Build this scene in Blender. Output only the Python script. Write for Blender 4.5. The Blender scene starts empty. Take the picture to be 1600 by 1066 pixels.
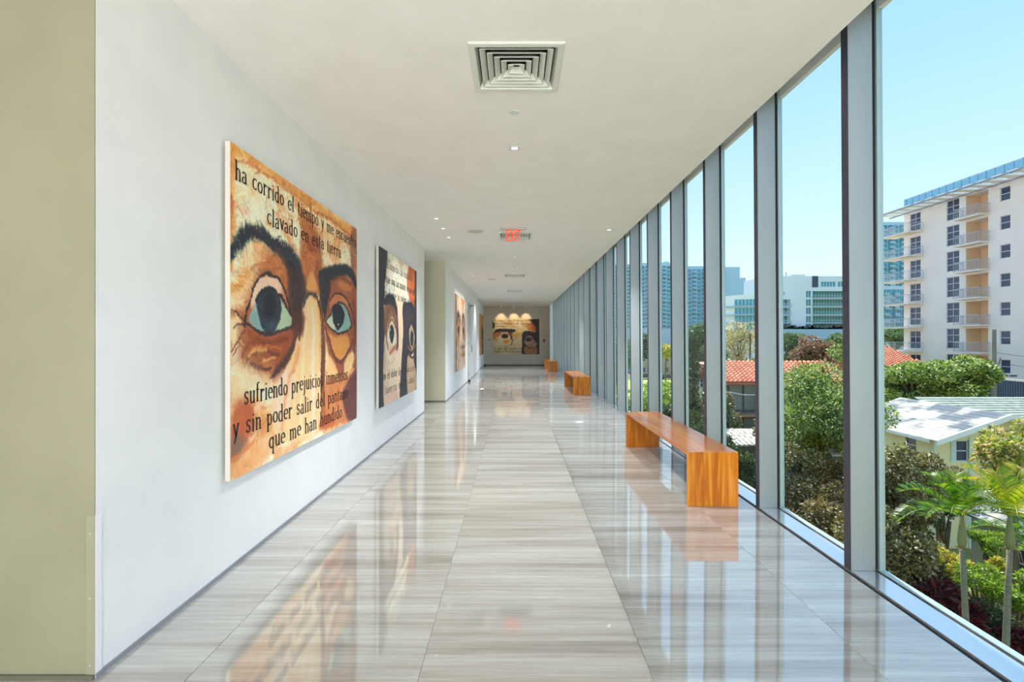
import bpy, math, random
import numpy as np
from mathutils import Vector

SC = bpy.context.scene
COL = SC.collection
R = math.radians

# ------------------------------------------------------------ camera, sky, sun, exposure
EYE = 1.5            # camera height above the corridor floor
FOC = 780.0          # focal length in pixels of the 1600 x 1066 frame
VX, VY = 804.0, 529.4
cam = bpy.data.cameras.new('camera')
cam.sensor_width = 36.0
cam.lens = 36.0 * FOC / 1600.0
cam.shift_x = -(VX - 800.0) / 1600.0
cam.shift_y = (VY - 533.0) / 1600.0
cam.clip_start = 0.05
cam.clip_end = 3000
camo = bpy.data.objects.new('camera', cam)
COL.objects.link(camo)
camo.location = (0, 0, EYE)
camo.rotation_euler = (R(90), 0, 0)
SC.camera = camo

SKY_STRENGTH = 2.35
world = bpy.data.worlds.new('sky')
SC.world = world
world.use_nodes = True
wn = world.node_tree
wn.nodes.clear()
w_out = wn.nodes.new('ShaderNodeOutputWorld')
w_bg = wn.nodes.new('ShaderNodeBackground')
w_tc = wn.nodes.new('ShaderNodeTexCoord')
w_sep = wn.nodes.new('ShaderNodeSeparateXYZ')
w_ramp = wn.nodes.new('ShaderNodeValToRGB')
wn.links.new(w_tc.outputs['Generated'], w_sep.inputs[0])
wn.links.new(w_sep.outputs['Z'], w_ramp.inputs[0])
wn.links.new(w_ramp.outputs[0], w_bg.inputs[0])
wn.links.new(w_bg.outputs[0], w_out.inputs[0])
w_bg.inputs[1].default_value = SKY_STRENGTH
def lin(c):
    return tuple(((x / 255.0) / 12.92 if x <= 10 else (((x / 255.0) + 0.055) / 1.055) ** 2.4) for x in c[:3])
def lin4(c):
    return lin(c) + (1.0,)
stops = [(0.0, (184, 191, 196)), (0.10, (160, 178, 189)), (0.22, (143, 168, 186)),
         (0.42, (122, 156, 184)), (1.0, (90, 132, 176))]
el = w_ramp.color_ramp.elements
el[0].position, el[0].color = 0.0, lin4(stops[0][1])
el[1].position, el[1].color = 1.0, lin4(stops[-1][1])
for p, c in stops[1:-1]:
    e = el.new(p)
    e.color = lin4(c)

sun = bpy.data.lights.new('sun', 'SUN')
sun.energy = 8.0
sun.angle = R(0.6)
sun.color = (1.0, 0.95, 0.86)
suno = bpy.data.objects.new('sun', sun)
COL.objects.link(suno)
SUN_AZ, SUN_EL = R(6), R(52)       # high and ahead of the camera; the window fins keep it off the floor
sd = Vector((math.sin(SUN_AZ) * math.cos(SUN_EL), math.cos(SUN_AZ) * math.cos(SUN_EL), math.sin(SUN_EL)))
suno.rotation_euler = sd.to_track_quat('Z', 'Y').to_euler()
suno.location = (-20, 20, 40)

fill_area = bpy.data.lights.new('fill_light', 'AREA')     # added unseen fill behind the camera, brightens the interior
fill_area.shape = 'RECTANGLE'; fill_area.size = 3.6; fill_area.size_y = 2.8
fill_area.energy = 380; fill_area.color = (1.0, 0.985, 0.96)
fillo = bpy.data.objects.new('fill_light', fill_area)
COL.objects.link(fillo)
fillo.location = (0.1, -4.7, 1.8)
fillo.rotation_euler = (R(90), 0, 0)

SC.view_settings.view_transform = 'Standard'
SC.view_settings.look = 'None'
SC.view_settings.gamma = 1
SC.view_settings.use_curve_mapping = False
SC.view_settings.exposure = 0.22
SC.cycles.use_denoising = True
SC.cycles.max_bounces = 10
SC.cycles.diffuse_bounces = 6
SC.cycles.glossy_bounces = 5
SC.cycles.transparent_max_bounces = 24
SC.cycles.sample_clamp_indirect = 6.0
SC.cycles.caustics_reflective = False
SC.cycles.caustics_refractive = False

# ------------------------------------------------------------ materials
MATS = {}
def principled(name, color, rough=0.6, metal=0.0, ior=1.5, spec=None):
    if name in MATS:
        return MATS[name]
    m = bpy.data.materials.new(name)
    m.use_nodes = True
    b = m.node_tree.nodes['Principled BSDF']
    b.inputs['Base Color'].default_value = lin4(color)
    b.inputs['Roughness'].default_value = rough
    b.inputs['Metallic'].default_value = metal
    b.inputs['IOR'].default_value = ior
    if spec is not None:
        b.inputs['Specular IOR Level'].default_value = spec
    MATS[name] = m
    return m
def bsdf(m):
    return m.node_tree.nodes['Principled BSDF']
def noisy(name, c1, c2, scale=5.0, rough=0.7, stretch=(1, 1, 1), bump=0.0, detail=4, metal=0.0, per_object=False, lo=0.35, hi=0.65):
    """two colours mixed by a noise in object space, with optional relief"""
    if name in MATS:
        return MATS[name]
    m = principled(name, c1, rough, metal)
    nt = m.node_tree
    tc = nt.nodes.new('ShaderNodeTexCoord')
    mp = nt.nodes.new('ShaderNodeMapping')
    mp.inputs['Scale'].default_value = stretch
    nz = nt.nodes.new('ShaderNodeTexNoise')
    nz.inputs['Scale'].default_value = scale
    nz.inputs['Detail'].default_value = detail
    rp = nt.nodes.new('ShaderNodeValToRGB')
    rp.color_ramp.elements[0].position, rp.color_ramp.elements[0].color = lo, lin4(c1)
    rp.color_ramp.elements[1].position, rp.color_ramp.elements[1].color = hi, lin4(c2)
    nt.links.new(tc.outputs['Object'], mp.inputs[0])
    if per_object:
        oi = nt.nodes.new('ShaderNodeObjectInfo')
        ml = nt.nodes.new('ShaderNodeMath')
        ml.operation = 'MULTIPLY'
        ml.inputs[1].default_value = 37.0
        nt.links.new(oi.outputs['Random'], ml.inputs[0])
        cb = nt.nodes.new('ShaderNodeCombineXYZ')
        for i in range(3):
            nt.links.new(ml.outputs[0], cb.inputs[i])
        nt.links.new(cb.outputs[0], mp.inputs['Location'])
    nt.links.new(mp.outputs[0], nz.inputs['Vector'])
    nt.links.new(nz.outputs[0], rp.inputs[0])
    nt.links.new(rp.outputs[0], bsdf(m).inputs['Base Color'])
    if bump:
        bp = nt.nodes.new('ShaderNodeBump')
        bp.inputs['Strength'].default_value = bump
        bp.inputs['Distance'].default_value = 0.01
        nt.links.new(nz.outputs[0], bp.inputs['Height'])
        nt.links.new(bp.outputs[0], bsdf(m).inputs['Normal'])
    return m
def emissive(name, color, strength):
    if name in MATS:
        return MATS[name]
    m = principled(name, color, 0.5)
    bsdf(m).inputs['Emission Color'].default_value = lin4(color)
    bsdf(m).inputs['Emission Strength'].default_value = strength
    return m

def marble():
    m = principled('veined_marble', (190, 190, 186), 0.035, 0, 3.2)
    nt = m.node_tree
    L = nt.links.new
    tc = nt.nodes.new('ShaderNodeTexCoord')
    oi = nt.nodes.new('ShaderNodeObjectInfo')
    mul = nt.nodes.new('ShaderNodeMath'); mul.operation = 'MULTIPLY'; mul.inputs[1].default_value = 91.0
    L(oi.outputs['Random'], mul.inputs[0])
    cb = nt.nodes.new('ShaderNodeCombineXYZ')
    for i in range(3):
        L(mul.outputs[0], cb.inputs[i])
    def layer(sx, sy, detail, dist):
        mp = nt.nodes.new('ShaderNodeMapping'); mp.inputs['Scale'].default_value = (sx, sy, 1)
        L(tc.outputs['Object'], mp.inputs[0]); L(cb.outputs[0], mp.inputs['Location'])
        nz = nt.nodes.new('ShaderNodeTexNoise'); nz.inputs['Scale'].default_value = 1.0
        nz.inputs['Detail'].default_value = detail; nz.inputs['Distortion'].default_value = dist
        nz.inputs['Roughness'].default_value = 0.6
        L(mp.outputs[0], nz.inputs['Vector'])
        return nz
    a = layer(0.45, 7.0, 4, 0.15)
    b = layer(0.9, 42.0, 3, 0.1)
    c = layer(6.0, 160.0, 2, 0.0)
    ra = nt.nodes.new('ShaderNodeValToRGB')
    e = ra.color_ramp.elements
    e[0].position, e[0].color = 0.30, lin4((150, 145, 140))
    e[1].position, e[1].color = 0.72, lin4((202, 203, 198))
    x = e.new(0.42); x.color = lin4((172, 168, 162))
    x = e.new(0.52); x.color = lin4((184, 183, 178))
    L(a.outputs[0], ra.inputs[0])
    rb = nt.nodes.new('ShaderNodeValToRGB')
    rb.color_ramp.elements[0].position, rb.color_ramp.elements[0].color = 0.30, (0.82, 0.81, 0.80, 1)
    rb.color_ramp.elements[1].position, rb.color_ramp.elements[1].color = 0.66, (1.06, 1.06, 1.06, 1)
    L(b.outputs[0], rb.inputs[0])
    rc = nt.nodes.new('ShaderNodeValToRGB')
    rc.color_ramp.elements[0].position, rc.color_ramp.elements[0].color = 0.34, (0.88, 0.88, 0.88, 1)
    rc.color_ramp.elements[1].position, rc.color_ramp.elements[1].color = 0.55, (1.0, 1.0, 1.0, 1)
    L(c.outputs[0], rc.inputs[0])
    m1 = nt.nodes.new('ShaderNodeMix'); m1.data_type = 'RGBA'; m1.blend_type = 'MULTIPLY'; m1.inputs[0].default_value = 1
    L(ra.outputs[0], m1.inputs[6]); L(rb.outputs[0], m1.inputs[7])
    m2 = nt.nodes.new('ShaderNodeMix'); m2.data_type = 'RGBA'; m2.blend_type = 'MULTIPLY'; m2.inputs[0].default_value = 1
    L(m1.outputs[2], m2.inputs[6]); L(rc.outputs[0], m2.inputs[7])
    L(m2.outputs[2], bsdf(m).inputs['Base Color'])
    return m

def teak(name='teak', seed=0.0, axis='Z'):
    m = principled(name, (198, 122, 48), 0.2, 0, 1.5)
    nt = m.node_tree
    L = nt.links.new
    tc = nt.nodes.new('ShaderNodeTexCoord')
    oi = nt.nodes.new('ShaderNodeObjectInfo')
    mul = nt.nodes.new('ShaderNodeMath'); mul.operation = 'MULTIPLY'; mul.inputs[1].default_value = 53.0
    L(oi.outputs['Random'], mul.inputs[0])
    cb = nt.nodes.new('ShaderNodeCombineXYZ')
    for i in range(3):
        L(mul.outputs[0], cb.inputs[i])
    mp = nt.nodes.new('ShaderNodeMapping')
    mp.inputs['Scale'].default_value = (20, 20, 1.3) if axis == 'Z' else (14, 0.7, 14)
    L(tc.outputs['Object'], mp.inputs[0]); L(cb.outputs[0], mp.inputs['Location'])
    nz = nt.nodes.new('ShaderNodeTexNoise'); nz.inputs['Scale'].default_value = 1.0
    nz.inputs['Detail'].default_value = 5; nz.inputs['Distortion'].default_value = 1.2 if axis == 'Z' else 0.5
    L(mp.outputs[0], nz.inputs['Vector'])
    rp = nt.nodes.new('ShaderNodeValToRGB')
    e = rp.color_ramp.elements
    e[0].position, e[0].color = 0.3 if axis == 'Z' else 0.1, lin4((170, 92, 18))
    e[1].position, e[1].color = 0.72, lin4((224, 152, 54))
    x = e.new(0.45); x.color = lin4((196, 110, 20))
    x = e.new(0.58); x.color = lin4((212, 132, 32))
    L(nz.outputs[0], rp.inputs[0])
    # each board its own tone
    mr = nt.nodes.new('ShaderNodeMapRange')
    mr.inputs['To Min'].default_value = 0.72; mr.inputs['To Max'].default_value = 1.12
    L(oi.outputs['Random'], mr.inputs[0])
    vm = nt.nodes.new('ShaderNodeVectorMath'); vm.operation = 'SCALE'
    L(rp.outputs[0], vm.inputs[0]); L(mr.outputs[0], vm.inputs['Scale'])
    L(vm.outputs[0], bsdf(m).inputs['Base Color'])
    return m

def glass_mat(name='window_glass', tint=(250, 252, 252), refl=1.0):
    if name in MATS:
        return MATS[name]
    m = bpy.data.materials.new(name)
    m.use_nodes = True
    nt = m.node_tree
    nt.nodes.clear()
    out = nt.nodes.new('ShaderNodeOutputMaterial')
    tr = nt.nodes.new('ShaderNodeBsdfTransparent'); tr.inputs[0].default_value = lin4(tint)
    gl = nt.nodes.new('ShaderNodeBsdfGlossy'); gl.inputs['Roughness'].default_value = 0.0
    fr = nt.nodes.new('ShaderNodeFresnel'); fr.inputs[0].default_value = 1.28
    mx = nt.nodes.new('ShaderNodeMixShader')
    geo = nt.nodes.new('ShaderNodeNewGeometry')
    inv = nt.nodes.new('ShaderNodeMath'); inv.operation = 'SUBTRACT'; inv.inputs[0].default_value = 1.0
    mu = nt.nodes.new('ShaderNodeMath'); mu.operation = 'MULTIPLY'
    sc_ = nt.nodes.new('ShaderNodeMath'); sc_.operation = 'MULTIPLY'; sc_.inputs[1].default_value = 0.45
    nt.links.new(geo.outputs['Backfacing'], inv.inputs[1])
    nt.links.new(fr.outputs[0], mu.inputs[0]); nt.links.new(inv.outputs[0], mu.inputs[1])
    nt.links.new(mu.outputs[0], sc_.inputs[0]); nt.links.new(sc_.outputs[0], mx.inputs[0])
    nt.links.new(tr.outputs[0], mx.inputs[1]); nt.links.new(gl.outputs[0], mx.inputs[2])
    nt.links.new(mx.outputs[0], out.inputs[0])
    MATS[name] = m
    return m

def leaf_mat(name, cols, transl=0.4, rough=0.45):
    """each leaf (mesh island) takes its own colour from the list"""
    if name in MATS:
        return MATS[name]
    m = bpy.data.materials.new(name)
    m.use_nodes = True
    nt = m.node_tree
    nt.nodes.clear()
    L = nt.links.new
    out = nt.nodes.new('ShaderNodeOutputMaterial')
    geo = nt.nodes.new('ShaderNodeNewGeometry')
    rp = nt.nodes.new('ShaderNodeValToRGB')
    e = rp.color_ramp.elements
    n = len(cols)
    e[0].position, e[0].color = 0, lin4(cols[0])
    e[1].position, e[1].color = 1, lin4(cols[-1])
    for i in range(1, n - 1):
        x = e.new(i / (n - 1)); x.color = lin4(cols[i])
    L(geo.outputs['Random Per Island'], rp.inputs[0])
    pb = nt.nodes.new('ShaderNodeBsdfPrincipled')
    pb.inputs['Roughness'].default_value = rough
    L(rp.outputs[0], pb.inputs['Base Color'])
    tl = nt.nodes.new('ShaderNodeBsdfTranslucent')
    L(rp.outputs[0], tl.inputs[0])
    mx = nt.nodes.new('ShaderNodeMixShader'); mx.inputs[0].default_value = transl
    L(pb.outputs[0], mx.inputs[1]); L(tl.outputs[0], mx.inputs[2])
    L(mx.outputs[0], out.inputs[0])
    MATS[name] = m
    return m

# ------------------------------------------------------------ mesh helpers
def link_mesh(name, me, mat, parent=None):
    o = bpy.data.objects.new(name, me)
    if mat is not None and not me.materials:
        me.materials.append(mat)
    COL.objects.link(o)
    if parent is not None:
        o.parent = parent
    return o
def from_arrays(name, verts, faces, mat, parent=None, smooth=False):
    verts = np.asarray(verts, dtype=np.float32).reshape(-1, 3)
    me = bpy.data.meshes.new(name)
    me.from_pydata(verts.tolist(), [], [tuple(f) for f in faces])
    me.update()
    if smooth:
        me.polygons.foreach_set('use_smooth', [True] * len(me.polygons))
    return link_mesh(name, me, mat, parent)
def quads_fast(name, verts, nq, mat, parent=None):
    """verts: (4*nq,3) array, one separate quad per four vertices"""
    me = bpy.data.meshes.new(name)
    me.vertices.add(4 * nq)
    me.vertices.foreach_set('co', np.ascontiguousarray(verts, dtype=np.float32).ravel())
    me.loops.add(4 * nq)
    me.loops.foreach_set('vertex_index', np.arange(4 * nq, dtype=np.int32))
    me.polygons.add(nq)
    me.polygons.foreach_set('loop_start', np.arange(0, 4 * nq, 4, dtype=np.int32))
    me.polygons.foreach_set('loop_total', np.full(nq, 4, dtype=np.int32))
    me.update(calc_edges=True)
    return link_mesh(name, me, mat, parent)

class MB:
    def __init__(self):
        self.v, self.f = [], []
    def add(self, vs, fs):
        k = len(self.v)
        self.v += [tuple(v) for v in vs]
        self.f += [tuple(i + k for i in f) for f in fs]
        return self
    def box(self, x0, x1, y0, y1, z0, z1, top_dx=0.0):
        vs = [(x0, y0, z0), (x1, y0, z0), (x1, y1, z0), (x0, y1, z0),
              (x0 + top_dx, y0, z1), (x1 + top_dx, y0, z1), (x1 + top_dx, y1, z1), (x0 + top_dx, y1, z1)]
        return self.add(vs, [(0, 3, 2, 1), (4, 5, 6, 7), (0, 1, 5, 4), (1, 2, 6, 5), (2, 3, 7, 6), (3, 0, 4, 7)])
    def hexa(self, p):
        return self.add(p, [(0, 3, 2, 1), (4, 5, 6, 7), (0, 1, 5, 4), (1, 2, 6, 5), (2, 3, 7, 6), (3, 0, 4, 7)])
    def quad(self, a, b, c, d):
        return self.add([a, b, c, d], [(0, 1, 2, 3)])
    def tube(self, pts, rad, n=8, caps=True):
        pts = [Vector(p) for p in pts]
        if not hasattr(rad, '__len__'):
            rad = [rad] * len(pts)
        k = len(self.v)
        for i, p in enumerate(pts):
            d = (pts[min(i + 1, len(pts) - 1)] - pts[max(i - 1, 0)])
            if d.length < 1e-9:
                d = Vector((0, 0, 1))
            d.normalize()
            a = Vector((1, 0, 0)) if abs(d.x) < 0.8 else Vector((0, 1, 0))
            s = d.cross(a).normalized(); t = d.cross(s).normalized()
            for j in range(n):
                th = 2 * math.pi * j / n
                self.v.append(tuple(p + (s * math.cos(th) + t * math.sin(th)) * rad[i]))
        for i in range(len(pts) - 1):
            for j in range(n):
                a0, b0 = k + i * n + j, k + i * n + (j + 1) % n
                self.f.append((a0, b0, b0 + n, a0 + n))
        if caps:
            self.f.append(tuple(k + j for j in range(n))[::-1])
            self.f.append(tuple(k + (len(pts) - 1) * n + j for j in range(n)))
        return self
    def lathe(self, prof, c, n=24, axis='Z', closed=True):
        """prof: list of (radius, height) around c"""
        k = len(self.v)
        for r, h in prof:
            for j in range(n):
                th = 2 * math.pi * j / n
                a, b = r * math.cos(th), r * math.sin(th)
                if axis == 'Z':
                    self.v.append((c[0] + a, c[1] + b, c[2] + h))
                elif axis == 'X':
                    self.v.append((c[0] + h, c[1] + a, c[2] + b))
                else:
                    self.v.append((c[0] + a, c[1] + h, c[2] + b))
        for i in range(len(prof) - 1):
            for j in range(n):
                a0, b0 = k + i * n + j, k + i * n + (j + 1) % n
                self.f.append((a0, b0, b0 + n, a0 + n))
        if closed:
            self.f.append(tuple(k + j for j in range(n))[::-1])
            self.f.append(tuple(k + (len(prof) - 1) * n + j for j in range(n)))
        return self
    def build(self, name, mat, parent=None, smooth=False, bevel=0.0, kind=None):
        o = from_arrays(name, self.v, self.f, mat, parent, smooth)
        if bevel:
            bv = o.modifiers.new('bevel', 'BEVEL')
            bv.width = bevel; bv.segments = 2; bv.limit_method = 'ANGLE'
        if kind:
            o['kind'] = kind
        return o

def tag(o, label=None, cat=None, group=None, kind=None):
    if label: o['label'] = label
    if cat: o['category'] = cat
    if group: o['group'] = group
    if kind: o['kind'] = kind
    return o
def empty(name, loc=(0, 0, 0), label=None, cat=None, group=None, kind=None):
    o = bpy.data.objects.new(name, None)
    COL.objects.link(o)
    o.location = loc
    o.empty_display_size = 0.2
    return tag(o, label, cat, group, kind)
def copy_tree(o, loc=None, label=None):
    def rec(s, parent):
        c = s.copy()
        COL.objects.link(c)
        c.parent = parent
        for ch in s.children:
            rec(ch, c)
        return c
    c = rec(o, None)
    if loc is not None: c.location = loc
    if label: c['label'] = label
    return c
def at(px, py, Y):
    """world point seen at a measured place of the photograph, at depth Y"""
    return Vector(((px - VX) * Y / FOC, Y, EYE - (py - VY) * Y / FOC))

# ============================================================ THE ROOM
WALL_L = -1.852      # near left wall
WALL_M = -1.64       # left wall beyond the side opening
Y_BACK, Y_CORNER, Y_OPEN, Y_OLIVE, Y_STEP, Y_END = -5.0, 2.202, 10.24, 11.83, 22.5, 28.1
CEIL = 3.333
X_EDGE = 1.944       # where the ceiling stops short of the glazing, leaving a tall slot
def XW(Y):           # inner face of the window fins
    return 2.155 - 0.003 * (Y - 3.2)
def ceil_z(x):
    return CEIL

white_wall = noisy('white_wall_paint', (233, 234, 236), (238, 239, 240), 3, 0.85, bump=0.02)
ceil_paint = noisy('ceiling_paint', (238, 236, 232), (242, 240, 237), 3, 0.9)
khaki = noisy('khaki_light_tint', (136, 135, 112), (141, 140, 117), 3, 0.85)  # warm interior light on the wall end, painted into its colour
sage = noisy('sage_shade_tint', (200, 198, 172), (205, 203, 178), 3, 0.85)  # dimmer greenish light in the side opening, painted into the wall colour
taupe = noisy('taupe_wall_paint', (190, 180, 164), (195, 186, 171), 3, 0.85)
grey_base = principled('grey_reveal', (140, 145, 155), 0.5)
dark_base = principled('dark_reveal', (96, 98, 84), 0.6)
grout = principled('grout', (150, 148, 144), 0.8)

# floor: a slab with marble tiles as its pieces
fl = MB()
fl.box(-6.5, 2.14, Y_BACK, Y_END + 0.2, -0.35, -0.006)
floor = fl.build('floor', grout)
tag(floor, 'polished floor of grey wood-veined marble tiles', kind='structure')
mar = marble()
colx = [-1.85, -1.444, -0.424, 0.612, 1.64, 2.135]
tile_mesh = {}
def add_tile(x0, x1, y0, y1):
    g = 0.0009
    w, d = x1 - x0 - 2 * g, y1 - y0 - 2 * g
    key = (round(w, 3), round(d, 3))
    if key not in tile_mesh:
        b = MB()
        e = 0.0008
        vs = [(0, 0, -0.006), (w, 0, -0.006), (w, d, -0.006), (0, d, -0.006),
              (0, 0, -e), (w, 0, -e), (w, d, -e), (0, d, -e),
              (e, e, 0), (w - e, e, 0), (w - e, d - e, 0), (e, d - e, 0)]
        fs = [(0, 1, 5, 4), (1, 2, 6, 5), (2, 3, 7, 6), (3, 0, 4, 7),
              (4, 5, 9, 8), (5, 6, 10, 9), (6, 7, 11, 10), (7, 4, 8, 11), (8, 9, 10, 11)]
        b.add(vs, fs)
        me = bpy.data.meshes.new('tile')
        me.from_pydata(b.v, [], b.f)
        me.materials.append(mar)
        tile_mesh[key] = me
    o = bpy.data.objects.new('tile', tile_mesh[key])
    COL.objects.link(o)
    o.parent = floor
    o.location = (x0 + g, y0 + g, 0)
for ci in range(5):
    x0, x1 = colx[ci], colx[ci + 1]
    off = 0.0 if ci in (2,) else 0.5
    if ci in (0, 4): off = 0.22
    y = -4.52 + off
    while y < Y_END:
        add_tile(x0, x1, y, min(y + 1.0, Y_END))
        y += 1.0
# tiles in the side opening and at the foreground left
for i in range(3):
    add_tile(-2.87 - i * 1.02, -1.85 - i * 1.02, Y_OPEN, Y_OPEN + 0.795)
    add_tile(-2.87 - i * 1.02, -1.85 - i * 1.02, Y_OPEN + 0.795, Y_OLIVE)
for i in range(4):
    for j in range(7):
        add_tile(-2.87 - i * 1.02, -1.85 - i * 1.02, Y_BACK + 0.2 + j, Y_BACK + 1.2 + j)

# ceiling with openings for the air diffusers
DIFF_Y = [3.38, 8.9, 14.48, 19.2, 24.7]
DX = 0.012
HH = 0.262
xs = sorted(set([-6.5, -1.852, DX - HH, DX + HH] + [X_EDGE]))
ys = [Y_BACK] + [v for d in DIFF_Y for v in (d - HH, d + HH)] + [Y_END + 0.2]
cv, cf = [], []
for y in ys:
    for x in xs:
        cv.append((x, y, ceil_z(x)))
nx = len(xs)
for j in range(len(ys) - 1):
    for i in range(nx - 1):
        cx, cy = (xs[i] + xs[i + 1]) / 2, (ys[j] + ys[j + 1]) / 2
        if abs(cx - DX) < HH and any(abs(cy - d) < HH for d in DIFF_Y):
            continue
        a = j * nx + i
        cf.append((a, a + nx, a + nx + 1, a + 1))
k_ = len(cv)
cv += [(X_EDGE, Y_BACK, CEIL), (X_EDGE, Y_END, CEIL), (X_EDGE, Y_END, CEIL + 0.05), (X_EDGE, Y_BACK, CEIL + 0.05), (X_EDGE - 0.4, Y_BACK, CEIL + 0.05), (X_EDGE - 0.4, Y_END, CEIL + 0.05)]
cf += [(k_, k_ + 1, k_ + 2, k_ + 3), (k_ + 3, k_ + 2, k_ + 5, k_ + 4)]
ceiling = from_arrays('ceiling', cv, cf, ceil_paint)
tag(ceiling, 'smooth white plaster ceiling stopping short of the glazing', kind='structure')
rf = MB(); rf.box(-6.9, 2.62, Y_BACK - 0.3, Y_END + 0.6, 4.0, 4.4)
roof = rf.build('roof', principled('roof_membrane', (200, 200, 200), 0.8)); tag(roof, kind='structure', label='flat roof slab over the corridor')

def wall(name, boxes, mat, label=None):
    b = MB()
    for bx in boxes:
        b.box(*bx)
    o = b.build(name, mat)
    return tag(o, label, kind='structure')
ZT = 4.0
wall('wall_left', [(-2.12, WALL_L, Y_CORNER + 0.004, Y_OPEN, -0.006, ZT)], white_wall, 'long white wall carrying the paintings on the left')
wall('wall_left_end', [(-6.5, WALL_L, Y_CORNER, Y_CORNER + 0.004, 0.0, ZT)], khaki, 'wall end with warm light painted in as khaki, facing the camera at the left edge')
wall('wall_left_far', [(-1.9, WALL_M, Y_OLIVE + 0.004, Y_STEP, -0.006, ZT)], white_wall, 'white wall beyond the side opening with the door')
wall('wall_opening', [(-6.5, WALL_M, Y_OLIVE, Y_OLIVE + 0.004, 0.0, ZT)], sage, 'wall with dimmer light painted in as sage, facing the camera in the side opening')
wall('wall_left_last', [(-2.1, -1.72, Y_STEP, Y_END, -0.006, ZT)], white_wall, 'last stretch of white wall before the end wall')
wall('wall_end', [(-2.1, 2.4, Y_END, Y_END + 0.2, -0.006, ZT)], taupe, 'taupe end wall with the spotlit painting')
wall('wall_back', [(-6.7, 2.6, Y_BACK - 0.2, Y_BACK, -0.006, ZT)], white_wall, 'white wall behind the camera')
wall('wall_outer_left', [(-6.8, -6.5, Y_BACK, Y_END + 0.2, -9.6, ZT)], white_wall, 'outer left side of the gallery building')
wall('wall_header', [(2.325, 2.362, Y_BACK, Y_END + 0.2, 3.615, 4.0), (1.5, 1.54, Y_BACK, Y_END + 0.2, CEIL + 0.05, 4.0)], white_wall, 'white edge beam above the glazing')
wall('wall_below', [(1.9, 2.55, Y_BACK, Y_END + 0.2, -9.6, -0.36)], white_wall, 'outside wall below the glazing')
def base(name, boxes, mat, label):
    b = MB()
    for bx in boxes: b.box(*bx)
    tag(b.build(name, mat), label, kind='structure')
base('baseboard_left', [(WALL_L, WALL_L + 0.008, Y_CORNER, Y_OPEN, 0.0005, 0.022)], grey_base, 'thin grey metal strip at the foot of the near white wall')
base('baseboard_opening', [(-6.4, WALL_M, Y_OLIVE - 0.012, Y_OLIVE, 0.0005, 0.03)], dark_base, 'dark strip at the foot of the sage wall')
base('baseboard_corner', [(-6.4, WALL_L, Y_CORNER - 0.012, Y_CORNER, 0.0005, 0.02)], dark_base, 'dark strip at the foot of the khaki wall end')
base('baseboard_left_far', [(WALL_M, WALL_M + 0.008, Y_OLIVE, 17.45, 0.0005, 0.025), (WALL_M, WALL_M + 0.008, 18.65, Y_STEP, 0.0005, 0.025)], grey_base, 'thin grey strip at the foot of the white wall by the door')
base('baseboard_left_last', [(-1.72, -1.712, Y_STEP, Y_END, 0.0005, 0.025)], grey_base, 'thin grey strip at the foot of the last white wall')
base('baseboard_end', [(-1.72, 2.0, Y_END - 0.012, Y_END, 0.0005, 0.055)], dark_base, 'dark strip at the foot of the end wall')
b = MB(); b.box(1.955, 2.16, Y_END - 0.5, Y_END - 0.02, 0, 3.95)
tag(b.build('trim_1', principled('bright_white', (246, 248, 244), 0.35)), 'narrow bright white pier between the end wall and the glazing', kind='structure')

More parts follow.
